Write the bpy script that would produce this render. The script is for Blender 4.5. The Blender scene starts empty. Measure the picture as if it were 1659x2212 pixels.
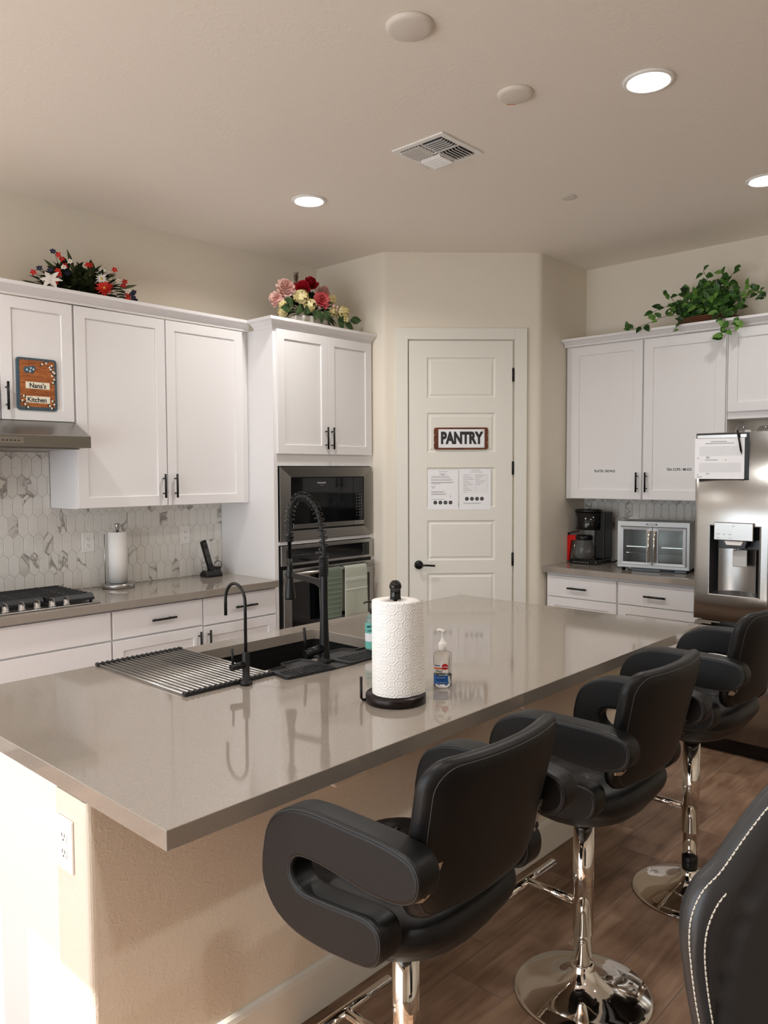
import bpy, bmesh, math, random
from mathutils import Vector, Matrix
PI = math.pi
SC = bpy.context.scene
COL = SC.collection
rnd = random.Random(7)

# ---------------------------------------------------------------- node helpers
class N:
    """tiny expression wrapper over Math nodes"""
    nt = None
    def __init__(s, sock): s.s = sock
    @staticmethod
    def op(o, *a, clamp=False):
        n = N.nt.nodes.new('ShaderNodeMath'); n.operation = o; n.use_clamp = clamp
        for i, v in enumerate(a):
            if isinstance(v, N): N.nt.links.new(v.s, n.inputs[i])
            else: n.inputs[i].default_value = v
        return N(n.outputs[0])
    def __add__(s, o): return N.op('ADD', s, o)
    def __radd__(s, o): return N.op('ADD', o, s)
    def __sub__(s, o): return N.op('SUBTRACT', s, o)
    def __rsub__(s, o): return N.op('SUBTRACT', o, s)
    def __mul__(s, o): return N.op('MULTIPLY', s, o)
    def __rmul__(s, o): return N.op('MULTIPLY', o, s)
    def __truediv__(s, o): return N.op('DIVIDE', s, o)
    def lt(s, o): return N.op('LESS_THAN', s, o)
    def gt(s, o): return N.op('GREATER_THAN', s, o)
    def floor(s): return N.op('FLOOR', s)
    def fract(s): return N.op('FRACT', s)
    def abs(s): return N.op('ABSOLUTE', s)
    def mx(s, o): return N.op('MAXIMUM', s, o)
    def mn(s, o): return N.op('MINIMUM', s, o)

def srgb(r, g, b):
    f = lambda c: ((c/255+.055)/1.055)**2.4 if c > 10 else c/255/12.92
    return (f(r), f(g), f(b))

MATS = {}
def mat(name, col=(.8, .8, .8), rough=.5, metal=0, bump=None, coat=0, spec=.5, emit=None, trans=0, ior=1.45, alpha=1, aniso=0, subs=0, sheen=0, var=None):
    if name in MATS: return MATS[name]
    m = bpy.data.materials.new(name); m.use_nodes = True; MATS[name] = m
    nt = m.node_tree; b = nt.nodes['Principled BSDF']
    b.inputs['Base Color'].default_value = (*col, 1)
    b.inputs['Roughness'].default_value = rough
    b.inputs['Metallic'].default_value = metal
    b.inputs['Specular IOR Level'].default_value = spec
    b.inputs['Coat Weight'].default_value = coat
    b.inputs['Coat Roughness'].default_value = .08
    b.inputs['Transmission Weight'].default_value = trans
    b.inputs['IOR'].default_value = ior
    b.inputs['Alpha'].default_value = alpha
    b.inputs['Anisotropic'].default_value = aniso
    b.inputs['Sheen Weight'].default_value = sheen
    if emit:
        b.inputs['Emission Color'].default_value = (*emit[0], 1); b.inputs['Emission Strength'].default_value = emit[1]
    tc = None
    if bump or var:
        tc = nt.nodes.new('ShaderNodeTexCoord')
    if bump:
        sc, st = bump[0], bump[1]
        nz = nt.nodes.new('ShaderNodeTexNoise'); nz.inputs['Scale'].default_value = sc; nz.inputs['Detail'].default_value = 4
        if len(bump) > 2:
            mp = nt.nodes.new('ShaderNodeMapping'); mp.inputs['Scale'].default_value = bump[2]
            nt.links.new(tc.outputs['Object'], mp.inputs[0]); nt.links.new(mp.outputs[0], nz.inputs[0])
        else: nt.links.new(tc.outputs['Object'], nz.inputs[0])
        bp = nt.nodes.new('ShaderNodeBump'); bp.inputs['Strength'].default_value = st; bp.inputs['Distance'].default_value = .002
        nt.links.new(nz.outputs[0], bp.inputs['Height']); nt.links.new(bp.outputs[0], b.inputs['Normal'])
    if var:
        nz = nt.nodes.new('ShaderNodeTexNoise'); nz.inputs['Scale'].default_value = var[0]; nz.inputs['Detail'].default_value = 3
        nt.links.new(tc.outputs['Object'], nz.inputs[0])
        cr = nt.nodes.new('ShaderNodeValToRGB'); nt.links.new(nz.outputs[0], cr.inputs[0])
        cr.color_ramp.elements[0].position = .35; cr.color_ramp.elements[1].position = .65
        cr.color_ramp.elements[0].color = (*var[1], 1); cr.color_ramp.elements[1].color = (*var[2], 1)
        nt.links.new(cr.outputs[0], b.inputs['Base Color'])
    return m

def plaster(name, col, strength=.35, fs=26):
    m = mat(name, col, rough=.62, spec=.3)
    nt = m.node_tree; b = nt.nodes['Principled BSDF']
    tc = nt.nodes.new('ShaderNodeTexCoord')
    n1 = nt.nodes.new('ShaderNodeTexNoise'); n1.inputs['Scale'].default_value = fs; n1.inputs['Detail'].default_value = 2.5; n1.inputs['Distortion'].default_value = 1.2
    n2 = nt.nodes.new('ShaderNodeTexNoise'); n2.inputs['Scale'].default_value = 2.2; n2.inputs['Detail'].default_value = 1
    nt.links.new(tc.outputs['Object'], n1.inputs[0]); nt.links.new(tc.outputs['Object'], n2.inputs[0])
    r = nt.nodes.new('ShaderNodeValToRGB'); r.color_ramp.elements[0].position = .52; r.color_ramp.elements[1].position = .60
    nt.links.new(n1.outputs[0], r.inputs[0])
    N.nt = nt
    h = N(r.outputs[0]) * (N(n2.outputs[0]) * 1.6 - .25) 
    bp = nt.nodes.new('ShaderNodeBump'); bp.inputs['Strength'].default_value = strength; bp.inputs['Distance'].default_value = .0025
    nt.links.new(h.s, bp.inputs['Height']); nt.links.new(bp.outputs[0], b.inputs['Normal'])
    return m

def floor_mat():
    m = mat('wood look floor tile', rough=.38, spec=.4)
    nt = m.node_tree; N.nt = nt; b = nt.nodes['Principled BSDF']
    tc = nt.nodes.new('ShaderNodeTexCoord'); sp = nt.nodes.new('ShaderNodeSeparateXYZ'); nt.links.new(tc.outputs['Object'], sp.inputs[0])
    x, y = N(sp.outputs[0]), N(sp.outputs[1])
    cx = (x - 3.182 + 19.6) / .196
    c = cx.floor(); fx = cx.fract()
    yy = (y - 1.34 + .196*(c - 100) + 58.7) / .587
    r = yy.floor(); fy = yy.fract()
    dx = fx.mn(1 - fx) * .196; dy = fy.mn(1 - fy) * .587
    d = dx.mn(dy)
    grout = d.lt(.0026)
    cmb = nt.nodes.new('ShaderNodeCombineXYZ'); nt.links.new((c*1.37).s, cmb.inputs[0]); nt.links.new((r*2.11).s, cmb.inputs[1])
    wn = nt.nodes.new('ShaderNodeTexWhiteNoise'); nt.links.new(cmb.outputs[0], wn.inputs[0])
    # grain
    vm = nt.nodes.new('ShaderNodeCombineXYZ'); nt.links.new((x*26 + c*3.1).s, vm.inputs[0]); nt.links.new((y*2.4 + r*5.3).s, vm.inputs[1])
    g = nt.nodes.new('ShaderNodeTexNoise'); g.inputs['Scale'].default_value = 1; g.inputs['Detail'].default_value = 6; g.inputs['Distortion'].default_value = .8
    nt.links.new(vm.outputs[0], g.inputs[0])
    vm2 = nt.nodes.new('ShaderNodeCombineXYZ'); nt.links.new((x*9 + c*7.7).s, vm2.inputs[0]); nt.links.new((y*5 + r*3.3).s, vm2.inputs[1])
    g2 = nt.nodes.new('ShaderNodeTexNoise'); g2.inputs['Scale'].default_value = 1; g2.inputs['Detail'].default_value = 3
    nt.links.new(vm2.outputs[0], g2.inputs[0])
    mix = N(g.outputs[0])*.55 + N(g2.outputs[0])*.45 + (N(wn.outputs[0]) - .5)*.16
    cr = nt.nodes.new('ShaderNodeValToRGB'); nt.links.new(mix.s, cr.inputs[0])
    e = cr.color_ramp.elements; e[0].position = .30; e[1].position = .68
    e[0].color = (*srgb(88, 62, 45), 1); e[1].color = (*srgb(152, 124, 102), 1)
    k = cr.color_ramp.elements.new(.47); k.color = (*srgb(120, 92, 72), 1)
    mx = nt.nodes.new('ShaderNodeMix'); mx.data_type = 'RGBA'
    nt.links.new(grout.s, mx.inputs[0]); nt.links.new(cr.outputs[0], mx.inputs[6]); mx.inputs[7].default_value = (*srgb(118, 98, 84), 1)
    nt.links.new(mx.outputs[2], b.inputs['Base Color'])
    nt.links.new((.34 + N(g2.outputs[0])*.18 + grout*.3).s, b.inputs['Roughness'])
    bp = nt.nodes.new('ShaderNodeBump'); bp.inputs['Strength'].default_value = .5; bp.inputs['Distance'].default_value = .002
    nt.links.new((N(g.outputs[0])*.25 - grout).s, bp.inputs['Height']); nt.links.new(bp.outputs[0], b.inputs['Normal'])
    return m

def marble_mat():
    m = mat('marble picket tile', rough=.22, spec=.5)
    nt = m.node_tree; N.nt = nt; b = nt.nodes['Principled BSDF']
    tc = nt.nodes.new('ShaderNodeTexCoord'); at = nt.nodes.new('ShaderNodeAttribute'); at.attribute_name = 'tile'
    va = nt.nodes.new('ShaderNodeVectorMath'); va.operation = 'MULTIPLY_ADD'
    nt.links.new(at.outputs['Vector'], va.inputs[0]); va.inputs[1].default_value = (31, 17, 23); nt.links.new(tc.outputs['Object'], va.inputs[2])
    n1 = nt.nodes.new('ShaderNodeTexNoise'); n1.inputs['Scale'].default_value = 5; n1.inputs['Detail'].default_value = 3.5; n1.inputs['Distortion'].default_value = .7
    nt.links.new(va.outputs[0], n1.inputs[0])
    v = (N(n1.outputs[0]) - .5).abs()
    sx = nt.nodes.new('ShaderNodeSeparateXYZ'); nt.links.new(at.outputs['Vector'], sx.inputs[0])
    strong = N(sx.outputs[0]).gt(.72)
    wd = .008 + strong*.030
    vein = N.op('SUBTRACT', 1, v / wd, clamp=True) * (.12 + strong*.62)
    n2 = nt.nodes.new('ShaderNodeTexNoise'); n2.inputs['Scale'].default_value = 4; n2.inputs['Detail'].default_value = 3
    nt.links.new(va.outputs[0], n2.inputs[0])
    cloud = N.op('MULTIPLY', N(n2.outputs[0]) - .44, 2.4, clamp=True) * (.2 + strong*.8)
    mx1 = nt.nodes.new('ShaderNodeMix'); mx1.data_type = 'RGBA'; nt.links.new(cloud.s, mx1.inputs[0])
    mx1.inputs[6].default_value = (*srgb(232, 230, 224), 1); mx1.inputs[7].default_value = (*srgb(184, 178, 170), 1)
    mx2 = nt.nodes.new('ShaderNodeMix'); mx2.data_type = 'RGBA'; nt.links.new(vein.s, mx2.inputs[0])
    nt.links.new(mx1.outputs[2], mx2.inputs[6]); mx2.inputs[7].default_value = (*srgb(112, 100, 90), 1)
    nt.links.new(mx2.outputs[2], b.inputs['Base Color'])
    return m

def wood_mat(name, a, c, scale=(3, 40, 3)):
    m = mat(name, rough=.5)
    nt = m.node_tree; b = nt.nodes['Principled BSDF']
    tc = nt.nodes.new('ShaderNodeTexCoord'); mp = nt.nodes.new('ShaderNodeMapping'); mp.inputs['Scale'].default_value = scale
    nz = nt.nodes.new('ShaderNodeTexNoise'); nz.inputs['Scale'].default_value = 3; nz.inputs['Detail'].default_value = 5; nz.inputs['Distortion'].default_value = 1.5
    nt.links.new(tc.outputs['Object'], mp.inputs[0]); nt.links.new(mp.outputs[0], nz.inputs[0])
    cr = nt.nodes.new('ShaderNodeValToRGB'); nt.links.new(nz.outputs[0], cr.inputs[0])
    cr.color_ramp.elements[0].position = .35; cr.color_ramp.elements[1].position = .65
    cr.color_ramp.elements[0].color = (*a, 1); cr.color_ramp.elements[1].color = (*c, 1)
    nt.links.new(cr.outputs[0], b.inputs['Base Color'])
    return m

WHITE = mat('white cabinet paint', srgb(234, 232, 232), rough=.34, spec=.45)
TRIM = mat('white trim paint', srgb(233, 231, 222), rough=.4)
WALL = plaster('cream wall plaster', srgb(231, 223, 208), .16)
CEIL = plaster('cream ceiling plaster', srgb(242, 234, 223), .17)
PONY = plaster('cream island plaster', srgb(233, 222, 205), .30, 58)
FLOOR = floor_mat()
TILE = marble_mat()
GROUT = mat('grey tile grout', srgb(176, 168, 156), rough=.8)
QUARTZ = mat('taupe quartz', srgb(146, 137, 127), rough=.06, spec=.85, ior=1.6, var=(260, srgb(141, 132, 122), srgb(151, 142, 132)))
BLACK = mat('matte black metal', (.006, .006, .006), rough=.34, metal=0, spec=.36)
BLKGL = mat('gloss black plastic', (.005, .005, .005), rough=.12, spec=.5)
SINKM = mat('black composite', (.006, .006, .006), rough=.55, spec=.25)
STEEL = mat('brushed stainless steel', srgb(172, 170, 167), rough=.25, metal=1, bump=(60, .04, (1, 1, 40)))
STEELD = mat('dark stainless steel', srgb(150, 147, 142), rough=.3, metal=1)
CHROME = mat('chrome', srgb(226, 222, 216), rough=.05, metal=1)
LEATH = mat('black leatherette', (.003, .003, .0033), rough=.46, spec=.42, bump=(260, .08))
LEATH2 = mat('black leatherette cushion', (.005, .005, .0055), rough=.45, spec=.4, bump=(300, .12))
THREAD = mat('white thread', srgb(214, 208, 196), rough=.7)
DTHREAD = mat('dark thread', (.05, .05, .05), rough=.5)
PAPER = mat('white paper', srgb(244, 244, 246), rough=.7)
INK = mat('black ink', (.02, .02, .02), rough=.6)
GREY = mat('grey ink', srgb(120, 120, 122), rough=.7)
LGREY = mat('pale grey ink', srgb(170, 170, 172), rough=.7)
TOWEL = mat('white paper towel', srgb(246, 243, 240), rough=.85)
PLAST = mat('white plastic', srgb(240, 238, 234), rough=.3)
GLASS = mat('clear glass', (1, 1, 1), rough=.02, trans=1, ior=1.45)
GLASSBK = mat('black glass', (.004, .004, .005), rough=.04, spec=.6)

# ---------------------------------------------------------------- mesh builder
class MB:
    def __init__(s): s.v = []; s.f = []; s.smooth = []
    def add(s, vs, fs, smooth=False):
        o = len(s.v); s.v += [Vector(p) for p in vs]; s.f += [tuple(i+o for i in f) for f in fs]; s.smooth += [smooth]*len(fs); return s
    def box(s, x0, x1, y0, y1, z0, z1):
        if x0 > x1: x0, x1 = x1, x0
        if y0 > y1: y0, y1 = y1, y0
        if z0 > z1: z0, z1 = z1, z0
        return s.add([(x, y, z) for x in (x0, x1) for y in (y0, y1) for z in (z0, z1)],
                     [(0, 1, 3, 2), (4, 6, 7, 5), (0, 4, 5, 1), (2, 3, 7, 6), (0, 2, 6, 4), (1, 5, 7, 3)])
    def lathe(s, prof, c=(0, 0, 0), n=40, axis='z', smooth=True):
        vs = []; fs = []
        for r, h in prof:
            for k in range(n):
                a = 2*PI*k/n; p = (r*math.cos(a), r*math.sin(a), h)
                if axis == 'x': p = (p[2], p[0], p[1])
                if axis == 'y': p = (p[1], p[2], p[0])
                vs.append(Vector(p) + Vector(c))
        for i in range(len(prof)-1):
            for k in range(n):
                k2 = (k+1) % n; fs.append((i*n+k, i*n+k2, (i+1)*n+k2, (i+1)*n+k))
        m = len(prof)
        s.add(vs, fs, smooth)
        o = len(s.v) - len(vs)
        for i, rev in ((0, True), (m-1, False)):
            if prof[i][0] > 1e-5:
                idx = [o+i*n+k for k in range(n)]
                s.f.append(tuple(reversed(idx)) if rev else tuple(idx)); s.smooth.append(False)
        return s
    def cyl(s, p0, p1, r, n=16, r2=None, smooth=True):
        return s.tube([p0, p1], r, n, r2=r2, smooth=smooth)
    def tube(s, pts, r, n=10, closed=False, r2=None, smooth=True, radii=None):
        pts = [Vector(p) for p in pts]; m = len(pts)
        vs = []; fs = []
        prev = None
        for i, p in enumerate(pts):
            if closed: t = (pts[(i+1) % m] - pts[i-1])
            else: t = pts[min(i+1, m-1)] - pts[max(i-1, 0)]
            t.normalize()
            if prev is None:
                u = t.cross(Vector((0, 0, 1)))
                if u.length < .05: u = t.cross(Vector((1, 0, 0)))
            else:
                u = prev - t*prev.dot(t)
            u.normalize(); prev = u; w = t.cross(u)
            rr = radii[i] if radii else (r if r2 is None else r + (r2-r)*i/(m-1))
            for k in range(n):
                a = 2*PI*k/n; vs.append(p + u*(rr*math.cos(a)) + w*(rr*math.sin(a)))
        rng = m if closed else m-1
        for i in range(rng):
            j = (i+1) % m
            for k in range(n):
                k2 = (k+1) % n; fs.append((i*n+k, i*n+k2, j*n+k2, j*n+k))
        s.add(vs, fs, smooth)
        if not closed:
            o = len(s.v)-len(vs)
            s.f.append(tuple(reversed([o+k for k in range(n)]))); s.smooth.append(False)
            s.f.append(tuple(o+(m-1)*n+k for k in range(n))); s.smooth.append(False)
        return s
    def prism(s, poly, vec, smooth=False):
        """closed polygon (3-D points) swept along vec"""
        n = len(poly); vec = Vector(vec)
        a = [Vector(p) for p in poly]; vs = a + [p+vec for p in a]
        s.add(vs, [(i, (i+1) % n, n+(i+1) % n, n+i) for i in range(n)], smooth)
        o = len(s.v)-2*n
        s.f.append(tuple(reversed(range(o, o+n)))); s.smooth.append(False)
        s.f.append(tuple(range(o+n, o+2*n))); s.smooth.append(False)
        return s
    def sphere(s, c, r, n=12, sc=(1, 1, 1)):
        prof = [(max(1e-6, math.sin(PI*i/n)), -math.cos(PI*i/n)) for i in range(n+1)]
        vs = []; fs = []; k = n*2
        for a, h in prof:
            for j in range(k):
                t = 2*PI*j/k; vs.append((c[0]+r*a*math.cos(t)*sc[0], c[1]+r*a*math.sin(t)*sc[1], c[2]+r*h*sc[2]))
        for i in range(n):
            for j in range(k): fs.append((i*k+j, i*k+(j+1) % k, (i+1)*k+(j+1) % k, (i+1)*k+j))
        return s.add(vs, fs, True)
    def grid(s, fn, nu, nv, smooth=True, cu=False, cv=False):
        vs = [fn(i/(nu if cu else nu-1), j/(nv if cv else nv-1)) for i in range(nu) for j in range(nv)]
        fs = []
        for i in range(nu if cu else nu-1):
            for j in range(nv if cv else nv-1):
                i2 = (i+1) % nu; j2 = (j+1) % nv; fs.append((i*nv+j, i2*nv+j, i2*nv+j2, i*nv+j2))
        return s.add(vs, fs, smooth)
    def xf(s, M, start=0):
        for i in range(start, len(s.v)): s.v[i] = M @ s.v[i]
        return s

def wloc(o):
    v = Vector((0, 0, 0))
    while o: v += o.location; o = o.parent
    return v

def obj(name, mb, m, parent=None, bevel=0, seg=2, local=False, weld=True):
    me = bpy.data.meshes.new(name)
    off = Vector((0, 0, 0)) if (parent is None or local) else wloc(parent)
    me.from_pydata([tuple(v-off) for v in mb.v], [], mb.f)
    me.materials.append(m)
    me.polygons.foreach_set('use_smooth', mb.smooth)
    bm = bmesh.new(); bm.from_mesh(me)
    if weld: bmesh.ops.remove_doubles(bm, verts=bm.verts, dist=1e-5)
    bmesh.ops.recalc_face_normals(bm, faces=bm.faces)
    bm.to_mesh(me); bm.free()
    o = bpy.data.objects.new(name, me); COL.objects.link(o)
    if parent: o.parent = parent
    if bevel:
        b = o.modifiers.new('bevel', 'BEVEL'); b.width = bevel; b.segments = seg; b.limit_method = 'ANGLE'; b.angle_limit = math.radians(40)
        b.harden_normals = False
    return o

def tag(o, label, cat, group=None):
    o['label'] = label; o['category'] = cat
    if group: o['group'] = group
    return o
def thing(name, label, cat, loc=(0, 0, 0), group=None, rotz=0):
    o = bpy.data.objects.new(name, None); COL.objects.link(o); o.location = loc; o.rotation_euler = (0, 0, rotz)
    o.empty_display_size = .05
    return tag(o, label, cat, group)
def struct(name, mb, m, parent=None, **k):
    o = obj(name, mb, m, parent, **k)
    if parent is None: o['kind'] = 'structure'
    return o
def copy_tree(o, parent=None):
    c = o.copy(); COL.objects.link(c)
    if parent: c.parent = parent
    for ch in list(o.children): copy_tree(ch, c)
    return c

def text(name, s, size, M, m, parent, extrude=.0004, offset=0, sx=1, align='CENTER', shear=0):
    cu = bpy.data.curves.new(name, 'FONT'); cu.body = s; cu.size = size; cu.extrude = extrude; cu.offset = offset
    cu.align_x = align; cu.align_y = 'CENTER'; cu.shear = shear; cu.resolution_u = 3
    to = bpy.data.objects.new(name, cu); COL.objects.link(to)
    dg = bpy.context.evaluated_depsgraph_get(); dg.update()
    me = bpy.data.meshes.new_from_object(to.evaluated_get(dg)); bpy.data.objects.remove(to)
    me.transform(Matrix.Diagonal((sx, 1, 1, 1))); me.transform(M)
    if parent: me.transform(Matrix.Translation(-wloc(parent)))
    me.materials.clear(); me.materials.append(m); me.name = name
    o = bpy.data.objects.new(name, me); COL.objects.link(o); o.parent = parent
    return o

class Fr:
    """a vertical face: u runs along it, w up, d outwards"""
    def __init__(s, o, u, d): s.o = Vector(o); s.u = Vector(u).normalized(); s.d = Vector(d).normalized()
    def p(s, u, w, d=0): return s.o + s.u*u + s.d*d + Vector((0, 0, w))
    def box(s, mb, u0, u1, w0, w1, d0, d1):
        vs = [s.p(u, w, d) for u in (u0, u1) for w in (w0, w1) for d in (d0, d1)]
        return mb.add(vs, [(0, 1, 3, 2), (4, 6, 7, 5), (0, 4, 5, 1), (2, 3, 7, 6), (0, 2, 6, 4), (1, 5, 7, 3)])
    def mat(s, u, w, d):   # text matrix: x along u, y up, z out
        M = Matrix.Identity(4); z = s.d; x = s.u; y = Vector((0, 0, 1))
        for i in range(3): M[i][0] = x[i]; M[i][1] = y[i]; M[i][2] = z[i]; M[i][3] = s.p(u, w, d)[i]
        return M
LW = Fr((0, 0, 0), (0, 1, 0), (1, 0, 0))        # left wall face, u = y, d = x
RW = Fr((0, 3.44, 0), (1, 0, 0), (0, -1, 0))    # rear wall face, u = x, d = 3.44 - y
DG = Fr((0, 1.176, 0), (1, 1, 0), (1, -1, 0))   # pantry wall, u = x*sqrt2
EN = Fr((0, -1.555, 0), (1, 0, 0), (0, -1, 0))  # island end face
S2 = math.sqrt(2)

def shaker(fr, u0, u1, w0, w1, d0, th=.02, fw_=.062, rec=.009):
    """recessed-panel door as one closed mesh"""
    mb = MB()
    def loop(a, d): return [fr.p(u0+a, w0+a, d), fr.p(u1-a, w0+a, d), fr.p(u1-a, w1-a, d), fr.p(u0+a, w1-a, d)]
    L = loop(0, d0) + loop(0, d0+th) + loop(fw_, d0+th) + loop(fw_+.0015, d0+th-rec)
    fs = [(0, 3, 2, 1)]
    for k in range(3):
        for i in range(4): fs.append((k*4+i, k*4+(i+1) % 4, k*4+4+(i+1) % 4, k*4+4+i))
    fs.append((12, 13, 14, 15))
    return mb.add(L, fs)
def slab(fr, u0, u1, w0, w1, d0, th=.02):
    return fr.box(MB(), u0, u1, w0, w1, d0, d0+th)
def pull(fr, u, w, d, length, vertical, parent):
    mb = MB(); h = length/2; q = h*.62
    if vertical:
        mb.cyl(fr.p(u, w-h, d+.03), fr.p(u, w+h, d+.03), .007, 12)
        for k in (-q, q): mb.cyl(fr.p(u, w+k, d), fr.p(u, w+k, d+.03), .0045, 10)
    else:
        mb.cyl(fr.p(u-h, w, d+.03), fr.p(u+h, w, d+.03), .007, 12)
        for k in (-q, q): mb.cyl(fr.p(u+k, w, d), fr.p(u+k, w, d+.03), .0045, 10)
    return obj('handle', mb, BLACK, parent)
def crown(path, z0, h, proj, up=None):
    """crown moulding: path = list of (x, y, nx, ny) mitred outline points; n = outward offset dir"""
    prof = [(0, 0), (.006, 0), (.008, .018), (.016, .024), (.02, .03), (.036, .046), (.05, .052), (.052, .072), (.048, .074), (0, .074)]
    prof = [(a/.052*proj, b/.074*h) for a, b in prof]
    mb = MB(); n = len(prof); m = len(path)
    vs = [(x+nx*a, y+ny*a, z0+b) for (x, y, nx, ny) in path for a, b in prof]
    fs = []
    for i in range(m-1):
        for k in range(n): fs.append((i*n+k, i*n+(k+1) % n, (i+1)*n+(k+1) % n, (i+1)*n+k))
    fs.append(tuple(range(n-1, -1, -1))); fs.append(tuple((m-1)*n+k for k in range(n)))
    return mb.add(vs, fs)
# ================================================================ the room
H = 3.26
struct('floor', MB().box(-.1, 7.0, -4.6, 3.54, -.1, 0), FLOOR)
struct('ceiling', MB().box(-.1, 7.1, -4.7, 3.54, H, H+.1), CEIL)
struct('wall_left', MB().box(-.1, 0, -4.6, 3.54, 0, H), WALL)
struct('wall_rear', MB().box(1.5, 7.1, 3.44, 3.54, 0, H), WALL)
struct('wall_right', MB().box(7.0, 7.1, -4.7, 3.44, 0, H), WALL)
HD = 2.56
struct('wall_front', MB().box(-.1, .35, -4.7, -4.6, 0, H).box(.35, 2.45, -4.7, -4.6, HD, H).box(2.45, 2.57, -4.7, -4.6, 0, H).box(2.57, 4.45, -4.7, -4.6, HD, H).box(4.45, 7.0, -4.7, -4.6, 0, H), WALL)
# pantry bump-out with rounded corners
pts = [(0, 1.908), (.728, 1.908), (1.562, 2.742), (1.562, 3.45), (0, 3.45)]
mb = MB()
def rounded(poly, rad, which, n=6):
    out = []
    for i, p in enumerate(poly):
        if i not in which: out.append(p); continue
        p = Vector(p); a = (Vector(poly[i-1])-p).normalized(); b = (Vector(poly[(i+1) % len(poly)])-p).normalized()
        for k in range(n+1):
            t = k/n; q = p + a*rad*(1-t)**2 + b*rad*t**2
            out.append(tuple(q))
    return out
rp = rounded(pts, .03, (1, 2))
mb.prism([(x, y, 0) for x, y in rp], (0, 0, H))
struct('wall_pantry', mb, WALL, weld=False)
# sliding patio door frame (behind the camera)
wn = MB().box(.35, .40, -4.68, -4.62, 0, HD).box(2.40, 2.45, -4.68, -4.62, 0, HD).box(.35, 2.45, -4.68, -4.62, HD-.05, HD).box(.35, 2.45, -4.68, -4.62, 0, .04)
for x in (2.57, 4.40): wn.box(x, x+.05, -4.68, -4.62, 0, HD)
wn.box(2.57, 4.45, -4.68, -4.62, HD-.05, HD).box(2.57, 4.45, -4.68, -4.62, 0, .04)
struct('window_1', wn, TRIM)
struct('baseboard_rear', MB().box(3.95, 7.0, 3.425, 3.44, 0, .13), TRIM)
struct('baseboard_right', MB().box(6.985, 7.0, -4.6, 3.42, 0, .13), TRIM)

# ---- pantry door (d measured out of the pantry wall)
u0, u1, zt = .865*S2, 1.414*S2, 2.608
panels = [(.960*S2, 1.323*S2, a, b) for a, b in ((2.186, 2.485), (1.781, 2.076), (1.370, 1.668), (.969, 1.271), (.567, .872), (.165, .468))]
mb = MB(); D0, D1 = .001, .014
us = [u0, panels[0][0], panels[0][1], u1]
zs = [.012] + sorted([z for p in panels for z in p[2:]]) + [zt]
for i in range(3):
    for j in range(len(zs)-1):
        if i == 1 and j % 2 == 1: continue
        mb.add([DG.p(us[i], zs[j], D1), DG.p(us[i+1], zs[j], D1), DG.p(us[i+1], zs[j+1], D1), DG.p(us[i], zs[j+1], D1)], [(0, 1, 2, 3)])
for a, b, c, d in panels:
    L = []
    for ins, dd in ((0, D1), (.006, D1-.007), (.016, D1-.009), (.030, D1-.003), (.034, D1-.003)):
        L += [DG.p(a+ins, c+ins, dd), DG.p(b-ins, c+ins, dd), DG.p(b-ins, d-ins, dd), DG.p(a+ins, d-ins, dd)]
    fs = [(k*4+i, k*4+(i+1) % 4, k*4+4+(i+1) % 4, k*4+4+i) for k in range(4) for i in range(4)] + [(16, 17, 18, 19)]
    mb.add(L, fs)
for (a, b, c, d) in ((u0, .012, u0, zt), (u1, .012, u1, zt), (u0, zt, u1, zt), (u0, .012, u1, .012)):
    mb.add([DG.p(a, b, D0), DG.p(c, d, D0), DG.p(c, d, D1), DG.p(a, b, D1)], [(0, 1, 2, 3)])
door = struct('door_1', mb, TRIM)
# lever handle
hu, hz = .914*S2, .937
mb = MB()
cc = DG.p(hu, hz, D1)
def dlathe(prof, c, d, n=28):
    q = MB().lathe(prof, (0, 0, 0), n)
    R = Vector((0, 0, 1)).rotation_difference(Vector(d)).to_matrix().to_4x4()
    return q.xf(Matrix.Translation(c) @ R)
def join(*ms):
    r = MB()
    for m in ms: 
        o = len(r.v); r.v += m.v; r.f += [tuple(i+o for i in f) for f in m.f]; r.smooth += m.smooth
    return r
rose = dlathe([(.033, 0), (.033, .006), (.028, .01), (.012, .012), (.012, .035), (.014, .04), (.014, .052), (.001, .054)], cc, DG.d)
rose.tube([DG.p(hu, hz, D1+.046), DG.p(hu+.06, hz+.001, D1+.05), DG.p(hu+.118, hz-.004, D1+.046)], .0075, 10)
obj('door_handle', rose, BLACK, door)
for z in (2.358, 1.662, .975, .25):
    mb = MB(); mb.cyl(DG.p(u1+.004, z-.05, D1+.006), DG.p(u1+.004, z+.05, D1+.006), .0065, 10)
    DG.box(mb, u1-.004, u1+.004, z-.048, z+.048, D1-.004, D1+.003)
    obj('hinge', mb, BLACK, door)
mb = MB(); cw = .0925
for a, b, c, d in ((.797*S2, .857*S2, 0, 2.703), (1.424*S2, 1.490*S2, 0, 2.703), (.857*S2, 1.424*S2, 2.618, 2.703)):
    DG.box(mb, a, b, c, d, 0, .021)
struct('trim_1', mb, TRIM, bevel=.002)

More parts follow.
